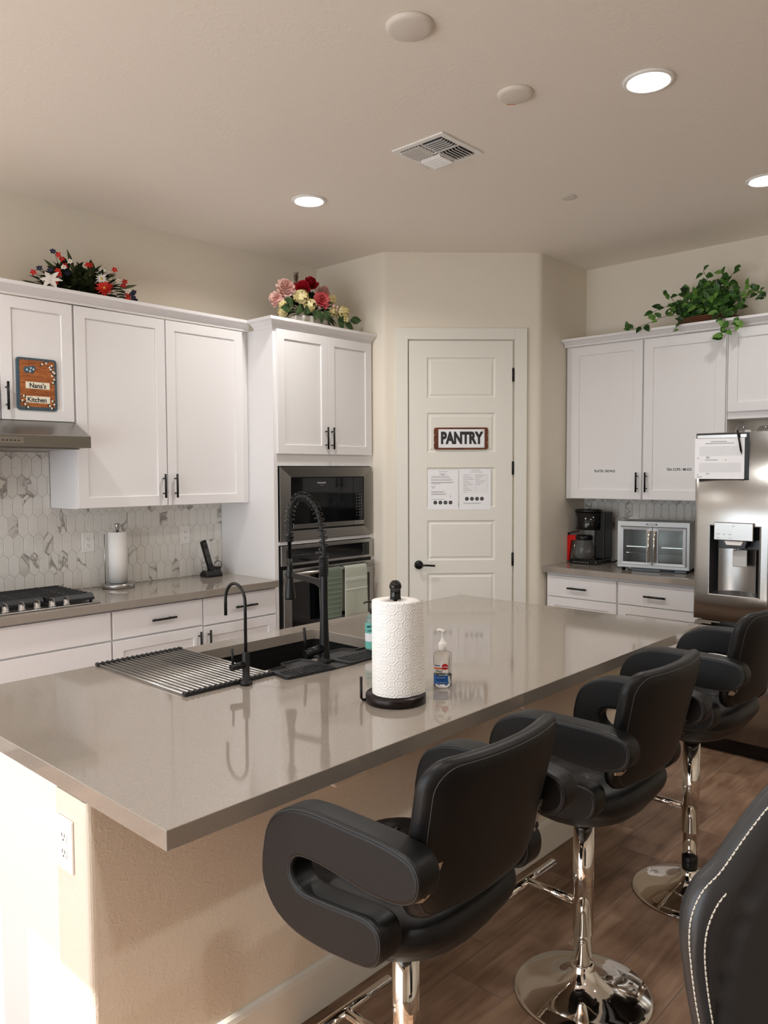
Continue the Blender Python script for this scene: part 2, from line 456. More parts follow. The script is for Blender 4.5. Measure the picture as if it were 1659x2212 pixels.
# ================================================================ left run
def cab_box(mb, fr, a, b, z0, z1, depth, d0=0): return fr.box(mb, a, b, z0, z1, d0, depth)
def wall_cab(fr, a, b, z0, z1, depth, doors, label, hz=None, hl=.15, zd0=None, zd1=None, group=None, fwid=.062):
    t = thing('wall_cabinet', label, 'cabinet', fr.p((a+b)/2, z0, depth/2), group)
    obj('body', cab_box(MB(), fr, a, b, z0, z1, depth, .001), WHITE, t, bevel=.0012, seg=1)
    for i, (p, q, hu) in enumerate(doors):
        dr = obj('door', shaker(fr, p, q, zd0 if zd0 is not None else z0+.004, zd1 if zd1 is not None else z1-.008, depth+.0005, fw_=fwid), WHITE, t, bevel=.001, seg=1)
        if hu is not None: pull(fr, hu, hz, depth+.0205, hl, True, dr)
    return t
wall_cab(LW, -1.80, -1.068, 1.43, 2.60, .34, [(-1.795, -1.437, -1.47), (-1.431, -1.073, -1.40)], 'white two-door wall cabinet on the far left side of the range hood', hz=1.556)
wall_cab(LW, -1.066, -.292, 1.926, 2.60, .34, [(-1.061, -.704, -.735), (-.698, -.298, -.672)], 'short white wall cabinet above the range hood with a painted sign on its door', hz=2.055, hl=.15)
wall_cab(LW, -.290, .935, 1.43, 2.60, .34, [(-.283, .297, .268), (.306, .893, .352)], 'tall white two-door wall cabinet between the range hood and the oven tower', hz=1.556)
cr = crown([(.36, -1.80, 1, 0), (.36, .952, 1, -1)], 2.598, .067, .058)
struct('trim_2', cr, WHITE, weld=False)
LW.box(c2 := MB(), .893, .9515, 1.432, 2.598, .20, .335)
struct('trim_5', c2, WHITE)

# backsplash made of picket tiles
def clip(poly, x0, x1, z0, z1):
    for ax, v, s in ((0, x0, 1), (0, x1, -1), (1, z0, 1), (1, z1, -1)):
        out = []
        for i in range(len(poly)):
            a, b = poly[i-1], poly[i]; ia = (a[ax]-v)*s >= 0; ib = (b[ax]-v)*s >= 0
            if ia != ib:
                t = (v-a[ax])/(b[ax]-a[ax]); out.append((a[0]+(b[0]-a[0])*t, a[1]+(b[1]-a[1])*t))
            if ib: out.append(b)
        poly = out
        if len(poly) < 3: return []
    return poly
def backsplash(fr, regions, parent, uoff=0):
    W, P, g = .0585, .117, .0011; tip = .027
    mb = MB(); cols = []; rr = random.Random(3)
    for u0, u1, z0, z1 in regions:
        for r in range(-1, int((z1-.80)/P)+3):
            for c in range(int(u0/W)-2, int(u1/W)+3):
                cu = (c + (.5 if r % 2 else 0))*W + uoff; cz = .86 + r*P
                hw = W/2-g; hh = P/2+tip/2-g*1.1; sh = P/2-tip/2
                poly = [(cu-hw, cz-sh), (cu, cz-hh), (cu+hw, cz-sh), (cu+hw, cz+sh), (cu, cz+hh), (cu-hw, cz+sh)]
                rs = random.Random(r*1000+c*7+11); val = (rs.random(), rs.random(), rs.random())
                q = clip(poly, u0, u1, z0, z1)
                if len(q) < 3: continue
                n0 = len(mb.v); k = len(q)
                cx = sum(p[0] for p in q)/k; cz2 = sum(p[1] for p in q)/k
                mb.add([fr.p(a, b, .004) for a, b in q] + [fr.p(a, b, .0085) for a, b in q] + [fr.p(a+(cx-a)*.05, b+(cz2-b)*.03, .0098) for a, b in q],
                       [(i, (i+1) % k, k+(i+1) % k, k+i) for i in range(k)] + [(k+i, k+(i+1) % k, 2*k+(i+1) % k, 2*k+i) for i in range(k)] + [tuple(range(2*k, 3*k))])
                cols += [val]*(len(mb.v)-n0)
    o = obj('tiles', mb, TILE, parent, weld=False)
    at = o.data.attributes.new('tile', 'FLOAT_VECTOR', 'POINT')
    for i, c in enumerate(cols): at.data[i].vector = c
    return o
t = thing('tile_backsplash', 'marble picket tile backsplash on the wall behind the cooktop and left counter', 'backsplash', (0, 0, .914))
g_ = MB(); LW.box(g_, -1.8, .9515, .915, 1.428, .0005, .0072); LW.box(g_, -1.064, -.294, 1.428, 1.765, .0005, .0072)
obj('grout', g_, GROUT, t)
backsplash(LW, [(-1.8, .9515, .915, 1.428), (-1.064, -.294, 1.428, 1.765)], t, .012)

# range hood
t = thing('range_hood', 'stainless steel under-cabinet range hood above the gas cooktop', 'range hood', (0, -.68, 1.77))
mb = MB(); prof = [(.011, 1.775), (.011, 1.924), (.375, 1.924), (.55, 1.842), (.55, 1.778)]
mb.prism([(x, -1.06, z) for x, z in prof], (0, .764, 0)); obj('shell', mb, STEELD, t, bevel=.002)
obj('filter', MB().box(.06, .50, -1.02, -.34, 1.770, 1.7765), STEELD, t)
obj('control_panel', MB().box(.5505, .5525, -.80, -.664, 1.793, 1.829), STEEL, t, bevel=.002)
mb = MB()
for k in range(5): mb.box(.5526, .5532, -.775+k*.02, -.765+k*.02, 1.808, 1.813)
obj('button', mb, BLKGL, t)['kind'] = 'stuff'

# base cabinets
def base_cab(fr, a, b, depth, label, drawer, doors, handles=True, hz=.777, dhz=.60, hl=.16):
    t = thing('base_cabinet', label, 'cabinet', fr.p((a+b)/2, 0, depth/2))
    mb = MB(); fr.box(mb, a, b, .10, .868, .001, depth-.02); fr.box(mb, a, b, .001, .10, .001, depth-.08)
    obj('body', mb, WHITE, t)
    for (p, q, z0, z1, hu) in drawer:
        dr = obj('drawer', slab(fr, p, q, z0, z1, depth-.0195), WHITE, t, bevel=.0015)
        if hu is not None: pull(fr, hu, hz, depth+.0005, hl, False, dr)
    for (p, q, z0, z1, hu) in doors:
        dr = obj('door', shaker(fr, p, q, z0, z1, depth-.0195, rec=.008), WHITE, t, bevel=.001, seg=1)
        if hu is not None: pull(fr, hu, dhz-.0, depth+.0005, .15, True, dr)
    return t
base_cab(LW, -1.80, -1.062, .62, 'white base cabinet left of the cooktop cabinet under the counter', [(-1.795, -1.066, .697, .857, -1.43)], [(-1.795, -1.433, .11, .686, -1.46), (-1.427, -1.066, .11, .686, -1.40)])
base_cab(LW, -1.060, -.234, .62, 'wide white drawer cabinet directly under the gas cooktop', [(-1.056, -.241, .697, .857, None), (-1.056, -.241, .40, .686, None), (-1.056, -.241, .11, .389, None)], [])
base_cab(LW, -.232, .369, .62, 'white base cabinet below the silver paper towel holder, right of the cooktop', [(-.228, .3655, .697, .857, .085)], [(-.228, .3655, .11, .686, .335)], dhz=.585)
base_cab(LW, .371, .9515, .62, 'white base cabinet below the phone, beside the oven tower', [(.3745, .9475, .690, .857, .687)], [(.3745, .9475, .11, .680, .405)], dhz=.585, hl=.17)
ct = obj('countertop', MB().box(.001, .65, -1.80, .9515, .8695, .914), QUARTZ, bevel=.002)
tag(ct, 'taupe quartz countertop along the left wall under the marble tiles', 'countertop')

# gas cooktop
t = thing('gas_cooktop', 'stainless gas cooktop with black cast-iron grates on the left counter', 'cooktop', (.31, -.66, .915))
mb = MB().box(.055, .60, -1.06, -.285, .9145, .923); obj('tray', mb, STEEL, t, bevel=.003)
IRON = mat('cast iron', (.015, .015, .016), rough=.5)
for gi, (a, b) in enumerate(((-1.045, -.81), (-.80, -.555), (-.545, -.30))):
    g = MB(); x1 = .535 if gi == 2 else .47
    g.box(.075, x1, a, a+.014, .935, .962); g.box(.075, x1, b-.014, b, .935, .962)
    g.box(.075, .089, a, b, .935, .962)
    g.prism([(x1-.016, a, .957), (x1+.02, a, .93), (x1+.02, a, .945), (x1, a, .966)], (0, b-a, 0))
    for k in range(9):
        x = .105 + k*(x1-.13)/8; g.box(x, x+.011, a, b, .950, .966)
    g.box(.075, x1, (a+b)/2-.006, (a+b)/2+.006, .945, .964)
    for x in (.08, x1-.02):
        for y in (a, b-.014): g.box(x, x+.014, y, y+.014, .923, .938)
    obj('grate', g, IRON, t, bevel=.0015, seg=1)
for (x, y) in ((.19, -.93), (.37, -.93), (.27, -.68), (.19, -.42), (.37, -.42)):
    obj('burner', MB().lathe([(.05, .9231), (.05, .932), (.035, .934), (.035, .944), (.001, .946)], (x, y, 0), 24), IRON, t)
for y in (-.785, -.702, -.621, -.541, -.464):
    k = MB().lathe([(.022, .9231), (.022, .927), (.0175, .93), (.0165, .95), (.014, .953), (.001, .953)], (.555-.19*0, y, 0), 24)
    k.box(.535, .578, y-.004, y+.004, .950, .966)
    obj('knob', k, STEEL, t)

# ================================================================ oven tower
TW = Fr((0, 0, 0), (0, 1, 0), (1, 0, 0))
t = thing('oven_cabinet', 'tall white cabinet tower that houses the microwave and wall oven', 'cabinet', (.3, 1.43, 0))
mb = MB()
for a, b, c, d, e, f in ((.001, .61, .953, .985, 0.001, 2.60), (.001, .61, 1.890, 1.9065, 0.001, 2.60), (.001, .02, .985, 1.890, .001, 2.60), (.001, .61, .985, 1.890, 1.681, 2.60),
                         (.001, .61, .985, 1.890, 1.141, 1.165), (.001, .61, .985, 1.890, .10, .385), (.001, .55, .985, 1.890, .001, .10)):
    mb.box(a, b, c, d, e, f)
obj('body', mb, WHITE, t, weld=False)
for p, q, hu in ((.976, 1.437, 1.408), (1.441, 1.883, 1.466)):
    dr = obj('door', shaker(TW, p, q, 1.763, 2.594, .6105), WHITE, t, bevel=.001, seg=1); pull(TW, hu, 1.877, .6305, .155, True, dr)
dr = obj('drawer', slab(TW, .976, 1.883, .115, .375, .6105), WHITE, t, bevel=.0015)
pull(TW, 1.43, .30, .6305, .16, False, dr)
struct('trim_3', crown([(.42, .9525, 0, -1), (.61, .9525, 1, -1), (.61, 1.90, 1, 0)], 2.598, .067, .058), WHITE, weld=False)

t = thing('microwave', 'built-in microwave with a wide stainless trim frame above the wall oven', 'microwave', (.4, 1.43, 1.17))
mb = MB(); 
def ring(fr, outer, inner, d0, d1, din):
    a0, a1, b0, b1 = outer; c0, c1, e0, e1 = inner
    L = [fr.p(a0, b0, d0), fr.p(a1, b0, d0), fr.p(a1, b1, d0), fr.p(a0, b1, d0), fr.p(a0, b0, d1), fr.p(a1, b0, d1), fr.p(a1, b1, d1), fr.p(a0, b1, d1),
         fr.p(c0, e0, din), fr.p(c1, e0, din), fr.p(c1, e1, din), fr.p(c0, e1, din), fr.p(c0, e0, d0), fr.p(c1, e0, d0), fr.p(c1, e1, d0), fr.p(c0, e1, d0)]
    return MB().add(L, [(k*4+i, k*4+(i+1) % 4, k*4+4+(i+1) % 4, k*4+4+i) for k in range(3) for i in range(4)] + [(12, 13, 1, 0), (13, 14, 2, 1), (14, 15, 3, 2), (15, 12, 0, 3)])
obj('trim_frame', ring(TW, (.993, 1.884, 1.169, 1.675), (1.094, 1.808, 1.236, 1.604), .6105, .628, .620), STEELD, t, bevel=.0008, seg=1)
obj('casing', MB().box(.15, .609, 1.03, 1.85, 1.18, 1.66), BLACK, t)
dr = obj('door', MB().box(.6115, .622, 1.100, 1.690, 1.283, 1.598), GLASSBK, t)
obj('control_panel', MB().box(.6115, .622, 1.694, 1.802, 1.283, 1.598), GLASSBK, t)
obj('handle', MB().box(.6115, .626, 1.106, 1.688, 1.248, 1.279), STEEL, t, bevel=.001)
obj('button', MB().box(.6115, .624, 1.694, 1.800, 1.248, 1.279), STEEL, t, bevel=.001)
text('lettering', 'FRIGIDAIRE', .016, TW.mat(1.375, 1.562, .6223), LGREY, dr, offset=.0003)
text('lettering', 'GALLERY', .009, TW.mat(1.375, 1.545, .6223), GREY, dr)
kp = MB()
for i in range(3):
    for j in range(8): TW.box(kp, 1.722+i*.026, 1.729+i*.026, 1.315+j*.022, 1.3185+j*.022, .6221, .6224)
obj('keypad', kp, LGREY, t)

t = thing('wall_oven', 'stainless wall oven with green dish towels hanging on its handle', 'oven', (.4, 1.43, .39))
obj('casing', MB().box(.10, .609, .99, 1.885, .40, 1.135), BLACK, t)
cp = obj('control_panel', MB().box(.6105, .632, .994, 1.887, .998, 1.136), STEEL, t, bevel=.002)
obj('display', MB().box(.6322, .634, 1.04, 1.845, 1.016, 1.112), GLASSBK, t)
dd = MB()
for k, x in enumerate((1.30, 1.312, 1.324, 1.34, 1.352)): TW.box(dd, x, x+.006, 1.062, 1.078, .6342, .6345)
for k in range(9): TW.box(dd, 1.10+k*.02, 1.108+k*.02, 1.066, 1.069, .6342, .6345)
obj('digits', dd, GREY, t)
dr = obj('door', ring(TW, (1.006, 1.882, .40, .975), (1.075, 1.842, .45, .882), .6105, .640, .639), STEEL, t, bevel=.0015)
obj('window', MB().box(.612, .636, 1.076, 1.841, .451, .881), GLASSBK, dr)
hb = MB().cyl((.688, 1.03, .945), (.688, 1.835, .945), .0125, 16)
for y in (1.06, 1.805): hb.box(.6405, .688, y-.011, y+.011, .935, .955)
obj('handle', hb, STEEL, dr)

# dish towels over the oven handle
def towel(y0, y1, zf, zb, name, label, col, stripes, seed):
    rr = random.Random(seed)
    m = mat(name+' cloth', col, rough=.95, sheen=.3, bump=(500, .25))
    def prof(t):      # path: back bottom -> over the bar -> front bottom
        L = [( .670, zb), (.668, .93), (.6725, .952), (.680, .9595), (.689, .9605), (.698, .957), (.7035, .948), (.706, .93), (.708, zf)]
        return L
    P = prof(0)
    dens = []
    for i in range(len(P)-1):
        n = 10 if i in (0, len(P)-2) else 2
        for k in range(n): dens.append((P[i][0]+(P[i+1][0]-P[i][0])*k/n, P[i][1]+(P[i+1][1]-P[i][1])*k/n))
    dens.append(P[-1]); nu = len(dens)
    def fn(u, v):
        x, z = dens[min(nu-1, round(u*(nu-1)))]
        drop = max(0, (.93-z)/.35); side = -1 if u < .5 else 1
        y = y0 + (y1-y0)*v; 
        x += .004*math.sin(v*7+seed+drop*2)*drop*side
        y += .006*drop*math.sin(seed+v*3)
        z += .004*math.sin(v*5+seed)*(1 if u > .98 else 0)
        return (x, y, z)
    mb = MB().grid(fn, nu, 18)
    o = obj('towel', mb, m); o.name = 'dish_towel'
    so = o.modifiers.new('thick', 'SOLIDIFY'); so.thickness = .0035; so.offset = 0
    sb = MB()
    for z in stripes:
        sb.tube([(.7101+.004*math.sin(v*7+seed+(.93-z)/.35*2)*(.93-z)/.35, y0+(y1-y0)*v+.006*(.93-z)/.35*math.sin(seed+v*3), z) for v in [i/12 for i in range(13)]], .0011, 6)
    tag(o, label, 'towel'); 
    if stripes: obj('stripe', sb, mat(name+' stripe', tuple(min(1, c*2.3+.08) for c in col), rough=.9), o, local=False)
    return o
towel(1.300, 1.488, .585, .62, 'green', 'dark green dish towel with pale stripes hanging on the oven handle', srgb(98, 112, 96), [.92-.034*k for k in range(1, 10)], 2)
towel(1.518, 1.745, .575, .63, 'sage', 'pale sage green dish towel hanging on the right of the oven handle', srgb(180, 185, 170), [.87, .862, .854, .79, .787], 5)

# ================================================================ right run
wall_cab(RW, 1.572, 2.795, 1.422, 2.60, .32, [(1.622, 2.199, 2.171), (2.212, 2.788, 2.240)], 'white two-door wall cabinet above the coffee maker with word labels on its doors', hz=1.553, hl=.145, zd0=1.427, zd1=2.590, fwid=.068)
wall_cab(RW, 2.797, 3.72, 1.985, 2.60, .32, [(2.804, 3.255, 3.22), (3.262, 3.714, 3.30)], 'short white wall cabinet above the refrigerator', hz=2.12, zd0=2.034, zd1=2.590)
struct('trim_4', crown([(1.566, 3.10, 0, -1), (3.9, 3.10, 0, -1)], 2.598, .058, .058), WHITE, weld=False)
base_cab(RW, 1.575, 2.158, .62, 'white base cabinet under the coffee maker beside the pantry wall', [(1.588, 2.152, .690, .846, 1.85)], [(1.588, 2.152, .11, .683, 2.125)], hz=.763, dhz=.53, hl=.155)
base_cab(RW, 2.160, 2.80, .62, 'white base cabinet under the toaster oven beside the refrigerator', [(2.166, 2.79, .690, .846, 2.445)], [(2.166, 2.79, .11, .683, 2.195)], hz=.763, dhz=.53, hl=.155)
ct = obj('countertop', MB().box(1.5635, 2.80, 2.780, 3.439, .8695, .914), QUARTZ, bevel=.002)
tag(ct, 'short taupe quartz countertop under the coffee maker and toaster oven', 'countertop')
t = thing('tile_backsplash', 'marble picket tile backsplash behind the toaster oven', 'backsplash', (2.2, 3.44, .914))
obj('grout', RW.box(MB(), 1.5635, 2.80, .915, 1.42, .0005, .0072), GROUT, t)
backsplash(RW, [(1.5635, 2.80, .915, 1.42)], t, .02)
# word labels on the cabinet doors
RD = Fr((0, 3.10, 0), (1, 0, 0), (0, -1, 0))
TAPE = mat('clear label tape', srgb(238, 238, 238), rough=.25)
for cx, cz, s, w in ((1.905, 1.635, 'PLATES / BOWLS', .215), (2.475, 1.645, 'TEA CUPS / MUGS', .235)):
    o = obj('door_label', RD.box(MB(), cx-w/2, cx+w/2, cz-.022, cz+.022, .0+(-.009)+.0005, -.0082), TAPE)
    tag(o, f'small label strip reading {s} on a white cabinet door', 'label')
    text('lettering', s, .0265, RD.mat(cx, cz, -.0081), INK, o, offset=.0006, sx=.86)

# ================================================================ ceiling things
def lamp(x, y, label, e=16, w=None):
    t = thing('ceiling_light', label, 'ceiling light', (x, y, H), 'recessed ceiling lights')
    obj('trim_ring', MB().lathe([(.082, H-.0005), (.105, H-.0005), (.104, H-.007), (.092, H-.011), (.083, H-.008), (.082, H-.0005)], (x, y, 0), 48), PLAST, t)
    obj('lens', MB().lathe([(.001, H-.010), (.05, H-.0095), (.0815, H-.006), (.0815, H-.001)], (x, y, 0), 40), mat('lamp lens', (1, 1, 1), emit=((1, .97, .93), e)), t)
    L = bpy.data.lights.new('downlight', 'AREA'); L.shape = 'DISK'; L.size = .15; L.energy = LAMP_W if w is None else w; L.color = (1, .975, .94); L.spread = math.radians(150)
    lo = bpy.data.objects.new('downlight', L); COL.objects.link(lo); lo.location = (x, y, H-.02)
    return t
LAMP_W = 11
lamp(1.155, .80, 'recessed ceiling light above the left counter, left of the air vent')
lamp(3.255, .81, 'large bright recessed ceiling light nearest the camera, at upper right')
lamp(3.255, 2.33, 'recessed ceiling light cut off by the right edge of the photo', w=3.5)
lamp(1.155, -1.5, 'recessed ceiling light out of view toward the patio door')
lamp(3.255, -1.9, 'recessed ceiling light out of view behind the camera')
lamp(5.4, .81, 'recessed ceiling light out of view to the right'); lamp(5.4, -1.9, 'recessed ceiling light out of view at the far right')
def disc(x, y, r, label, cat, name, h=.016, m=None):
    o = obj(name, MB().lathe([(r, H-.0005), (r, H-.006), (r*.93, H-h*.8), (r*.8, H-h), (.001, H-h-.001)], (x, y, 0), 44), m or mat('cover paint', srgb(222, 214, 203), rough=.5))
    return tag(o, label, cat)
disc(2.795, -.175, .088, 'round blank ceiling cover plate nearest the camera', 'cover plate', 'ceiling_cover', .02)
d2 = disc(2.79, .522, .077, 'round ceiling cover plate with an orange tab, beside the air vent', 'cover plate', 'ceiling_cover', .018)
obj('tab', MB().box(-.018, .02, -.004, .004, -.006, .001).xf(Matrix.Translation((2.738, .568, H-.010)) @ Matrix.Rotation(.8, 4, 'Z')), mat('orange plastic', srgb(214, 108, 52), rough=.4), d2)
disc(2.315, 1.82, .043, 'small flat round sprinkler cap on the ceiling near the pantry', 'sprinkler', 'sprinkler_cap', .006)
# air vent
vx, vy = 2.165, .77
t = thing('ceiling_vent', 'square white four-way air vent in the ceiling', 'air vent', (vx, vy, H))
w, h = .163, .168
fm = MB()
for a, b, c, d in ((-w, w, -h, -h+.03), (-w, w, h-.03, h), (-w, -w+.03, -h+.03, h-.03), (w-.03, w, -h+.03, h-.03), (-.004, .004, -h+.03, h-.03), (-w+.03, w-.03, -.004, .004)):
    fm.box(vx+a, vx+b, vy+c, vy+d, H-.008, H-.0005)
obj('frame', fm, PLAST, t, bevel=.001, seg=1)
obj('duct_shade_sheet', MB().box(vx-w+.03, vx+w-.03, vy-h+.03, vy+h-.03, H-.001, H-.0004), mat('duct shade', (.035, .035, .035), rough=.9), t)  # flat near-black sheet, shade behind the louvers painted into its colour
q = (w-.034)
for (sx, sy, vert) in ((-1, -1, 1), (1, -1, 0), (-1, 1, 0), (1, 1, 1)):
    for k in range(6):
        s = MB(); e = .018+k*(q-.02)/5.6
        if vert: s.prism([(vx+sx*e, vy+sy*.006, H-.004), (vx+sx*(e+.002), vy+sy*.006, H-.004), (vx+sx*(e+.016), vy+sy*.006, H-.018), (vx+sx*(e+.013), vy+sy*.006, H-.019)], (0, sy*(h-.042), 0))
        else: s.prism([(vx+sx*.006, vy+sy*e, H-.004), (vx+sx*.006, vy+sy*(e+.002), H-.004), (vx+sx*.006, vy+sy*(e+.016), H-.018), (vx+sx*.006, vy+sy*(e+.013), H-.019)], (sx*(w-.040), 0, 0))
        obj('louver', s, PLAST, t)
# ================================================================ island
t = thing('kitchen_island', 'long kitchen island with white cabinet end and textured cream wall facing the stools', 'kitchen island', (2.5, -.13, 0))
mb = MB()
for b in ((1.957, 2.826, -1.541, -1.52, .001, .868), (1.957, 2.826, 1.235, 1.255, .001, .868), (1.957, 1.975, -1.52, 1.235, .10, .868), (2.81, 2.826, -1.52, 1.235, .001, .868), (2.01, 2.81, -1.52, 1.235, .001, .10)):
    mb.box(*b)
obj('body', mb, WHITE, t, weld=False)
L2 = Fr((1.9565, 0, 0), (0, 1, 0), (-1, 0, 0))
for k in range(5):
    a = -1.515 + k*.55; p, q = a+.003, a+.547
    if k == 2: p, q = a+.003, a+.547
    dr = obj('door', shaker(L2, p, q, .11, .862, .0005), WHITE, t, bevel=.001, seg=1)
    pull(L2, q-.04, .75, .0205, .15, True, dr)
pw = MB().prism([(x, y, .001) for x, y in rounded([(2.827, -1.555), (2.985, -1.555), (2.985, 1.262), (2.827, 1.262)], .018, (1, 2), 5)], (0, 0, .867))
obj('plaster_wall', pw, PONY, t, weld=False)
bb = MB(); prof = [(2.9855, .001), (3.000, .001), (3.000, .128), (2.997, .143), (2.990, .149), (2.9855, .150)]
bb.prism([(x, -1.55, z) for x, z in prof], (0, 2.81, 0)); obj('baseboard', bb, TRIM, t)
for y in (-.74, .30, 1.05):
    s = MB().prism([(2.9855, y-.085, .865), (2.9855, y-.085, .715), (2.9855, y-.060, .690), (2.9855, y+.075, .690), (2.9855, y+.12, .76), (2.9855, y+.12, .865)], (.05, 0, 0))
    obj('support_block', s, PONY, t, bevel=.006, weld=False)

# island countertop with sink cut-out
def rrect(x0, x1, y0, y1, r, n=6):
    out = []
    for cx, cy, a0 in ((x1-r, y1-r, 0), (x0+r, y1-r, 90), (x0+r, y0+r, 180), (x1-r, y0+r, 270)):
        for k in range(n+1):
            a = math.radians(a0+90*k/n); out.append((cx+r*math.cos(a), cy+r*math.sin(a)))
    return out
IX0, IX1, IY0, IY1, IZ = 1.925, 3.327, -1.553, 1.280, .914
hx0, hx1, hy0, hy1 = 2.035, 2.462, -.80, .022
bm = bmesh.new()
def loopedges(pts, z):
    vs = [bm.verts.new((x, y, z)) for x, y in pts]
    return vs, [bm.edges.new((vs[i], vs[(i+1) % len(vs)])) for i in range(len(vs))]
outer = [(IX0, IY0), (IX1, IY0), (IX1, IY1), (IX0, IY1)]; inner = rrect(hx0, hx1, hy0, hy1, .03)
top = {}
for z in (IZ, IZ-.0445):
    o, eo = loopedges(outer, z); i_, ei = loopedges(inner, z)
    bmesh.ops.triangle_fill(bm, edges=eo+ei, use_beauty=True); top[z] = (o, i_)
for k in (0, 1):
    a, b = top[IZ][k], top[IZ-.0445][k]
    for j in range(len(a)): bm.faces.new((a[j], a[(j+1) % len(a)], b[(j+1) % len(a)], b[j]))
bmesh.ops.recalc_face_normals(bm, faces=bm.faces)
me = bpy.data.meshes.new('countertop'); bm.to_mesh(me); bm.free(); me.materials.append(QUARTZ)
ct = bpy.data.objects.new('countertop', me); COL.objects.link(ct)
bv = ct.modifiers.new('bevel', 'BEVEL'); bv.width = .0018; bv.segments = 2; bv.limit_method = 'ANGLE'
tag(ct, 'large glossy taupe quartz island countertop with a sink cut into it', 'countertop')

# sink bowl
mb = MB(); loops = []
for (gx, z, r) in ((.022, .8685, .035), (.003, .8685, .032), (.003, .855, .032), (-.004, .70, .03), (-.02, .672, .04), (-.05, .665, .05)):
    loops.append([(x, y, z) for x, y in rrect(hx0-gx, hx1+gx, hy0-gx, hy1+gx, r)])
for (gx, z, r) in ((-.03, .655, .04), (.006, .67, .03), (.022, .80, .035)):
    loops.append([(x, y, z) for x, y in rrect(hx0-gx, hx1+gx, hy0-gx, hy1+gx, r)])
n = len(loops[0]); vs = [p for l in loops for p in l]; fs = []
order = list(range(6))
for k in range(5):
    for i in range(n): fs.append((k*n+i, k*n+(i+1) % n, (k+1)*n+(i+1) % n, (k+1)*n+i))
fs.append(tuple(5*n+i for i in range(n)))
fs.append(tuple(6*n+i for i in reversed(range(n))))
for k in (6, 7):
    for i in range(n): fs.append((k*n+i, k*n+(i+1) % n, (k+1)*n+(i+1) % n, (k+1)*n+i))
for i in range(n): fs.append((8*n+i, 8*n+(i+1) % n, 0*n+(i+1) % n, 0*n+i))
mb.add(vs, fs)
sk = obj('sink', mb, SINKM); tag(sk, 'black undermount kitchen sink set into the island countertop', 'sink')
obj('drain', MB().lathe([(.045, .6655), (.045, .668), (.03, .667), (.001, .6665)], (2.25, -.39, 0), 28), STEELD, sk)

# roll-up drying rack
t = thing('drying_rack', 'roll-up drying rack of steel rods lying over the near end of the sink', 'dish rack', (2.245, -.82, .915))
RUB = mat('black silicone', (.014, .014, .015), rough=.6)
nr = 18; ys = [-.992+k*(.352/(nr-1)) for k in range(nr)]
for y in ys: obj('rod', MB().cyl((1.945, y, .9205), (2.531, y, .9205), .0042, 10), mat('satin steel rod', srgb(176, 174, 170), rough=.36, metal=1), t)
for x in (1.938, 2.523):
    s = MB()
    for k, y in enumerate(ys):
        s.prism([(x, y+.0085*math.cos(a), .9215+.0068*math.sin(a)) for a in [2*PI*i/10 for i in range(10)]], (.020, 0, 0))
        if k < nr-1: s.box(x+.002, x+.018, y, ys[k+1], .9152, .9212)
    obj('end_strip', s, RUB, t, weld=False)

# silicone splash tray around the faucet
mb = MB()
def tray(poly, h=.010):
    c = Vector((sum(p[0] for p in poly)/len(poly), sum(p[1] for p in poly)/len(poly)))
    def off(d): 
        return [(p[0]+(c.x-p[0])*d/abs(Vector(p[:2]).__sub__(c).length), p[1]+(c.y-p[1])*d/(Vector(p[:2])-c).length) for p in poly]
    a, b, e = poly, off(.006), off(.010); z = .9145
    n = len(poly)
    vs = [(x, y, z) for x, y in a] + [(x, y, z+h) for x, y in a] + [(x, y, z+h) for x, y in b] + [(x, y, z+.003) for x, y in e]
    fs = [(k*n+i, k*n+(i+1) % n, (k+1)*n+(i+1) % n, (k+1)*n+i) for k in range(3) for i in range(n)] + [tuple(3*n+i for i in range(n)), tuple(reversed(range(n)))]
    mb.add(vs, fs)
near = rounded([(2.492, -.625), (2.628, -.645), (2.648, -.425), (2.50, -.415), (2.455, -.43), (2.45, -.53), (2.49, -.54)], .012, range(7), 3)
far = rounded([(2.50, -.365), (2.648, -.355), (2.635, -.055), (2.50, -.06), (2.50, -.17), (2.445, -.20), (2.445, -.36)], .012, range(7), 3)
tray(near); tray(far)
mb.box(2.58, 2.646, -.43, -.35, .9145, .9185)
for k in range(9):
    for y0 in (-.62, -.33):
        y = y0+.02+k*.019
        if (y0 < -.5 and y < -.44) or (y0 > -.5 and y < -.08): mb.box(2.535, 2.615, y, y+.007, .917, .9205)
o = obj('splash_tray', mb, RUB, weld=False); tag(o, 'black silicone splash tray around the base of the spring faucet', 'tray')

# spring pull-down faucet
FB = (2.545, -.39)
t = thing('kitchen_faucet', 'tall matte black spring pull-down faucet beside the sink', 'faucet', (FB[0], FB[1], .915))
mb = MB().lathe([(.028, .9147), (.028, .925), (.021, .932), (.0205, .94), (.0165, 1.06), (.0145, 1.13), (.0145, 1.245), (.0145, 1.25), (.001, 1.25)], (FB[0], FB[1], 0), 28)
obj('body', mb, BLACK, t)
mb = MB().lathe([(.0165, 1.249), (.0165, 1.32), (.012, 1.322), (.001, 1.322)], (FB[0], FB[1], 0), 24)
for k in range(12): mb.tube([(FB[0]+.0165*math.cos(a), FB[1]+.0165*math.sin(a), 1.253+k*.006) for a in [2*PI*i/20 for i in range(20)]], .0026, 6, closed=True)
obj('spring_collar', mb, BLACK, t)
pp = [(2.546, 1.318), (2.545, 1.375), (2.535, 1.415), (2.524, 1.456), (2.510, 1.491), (2.487, 1.519), (2.459, 1.537), (2.430, 1.545), (2.400, 1.541), (2.375, 1.522), (2.360, 1.496), (2.352, 1.466), (2.348, 1.433), (2.348, 1.399), (2.348, 1.373)]
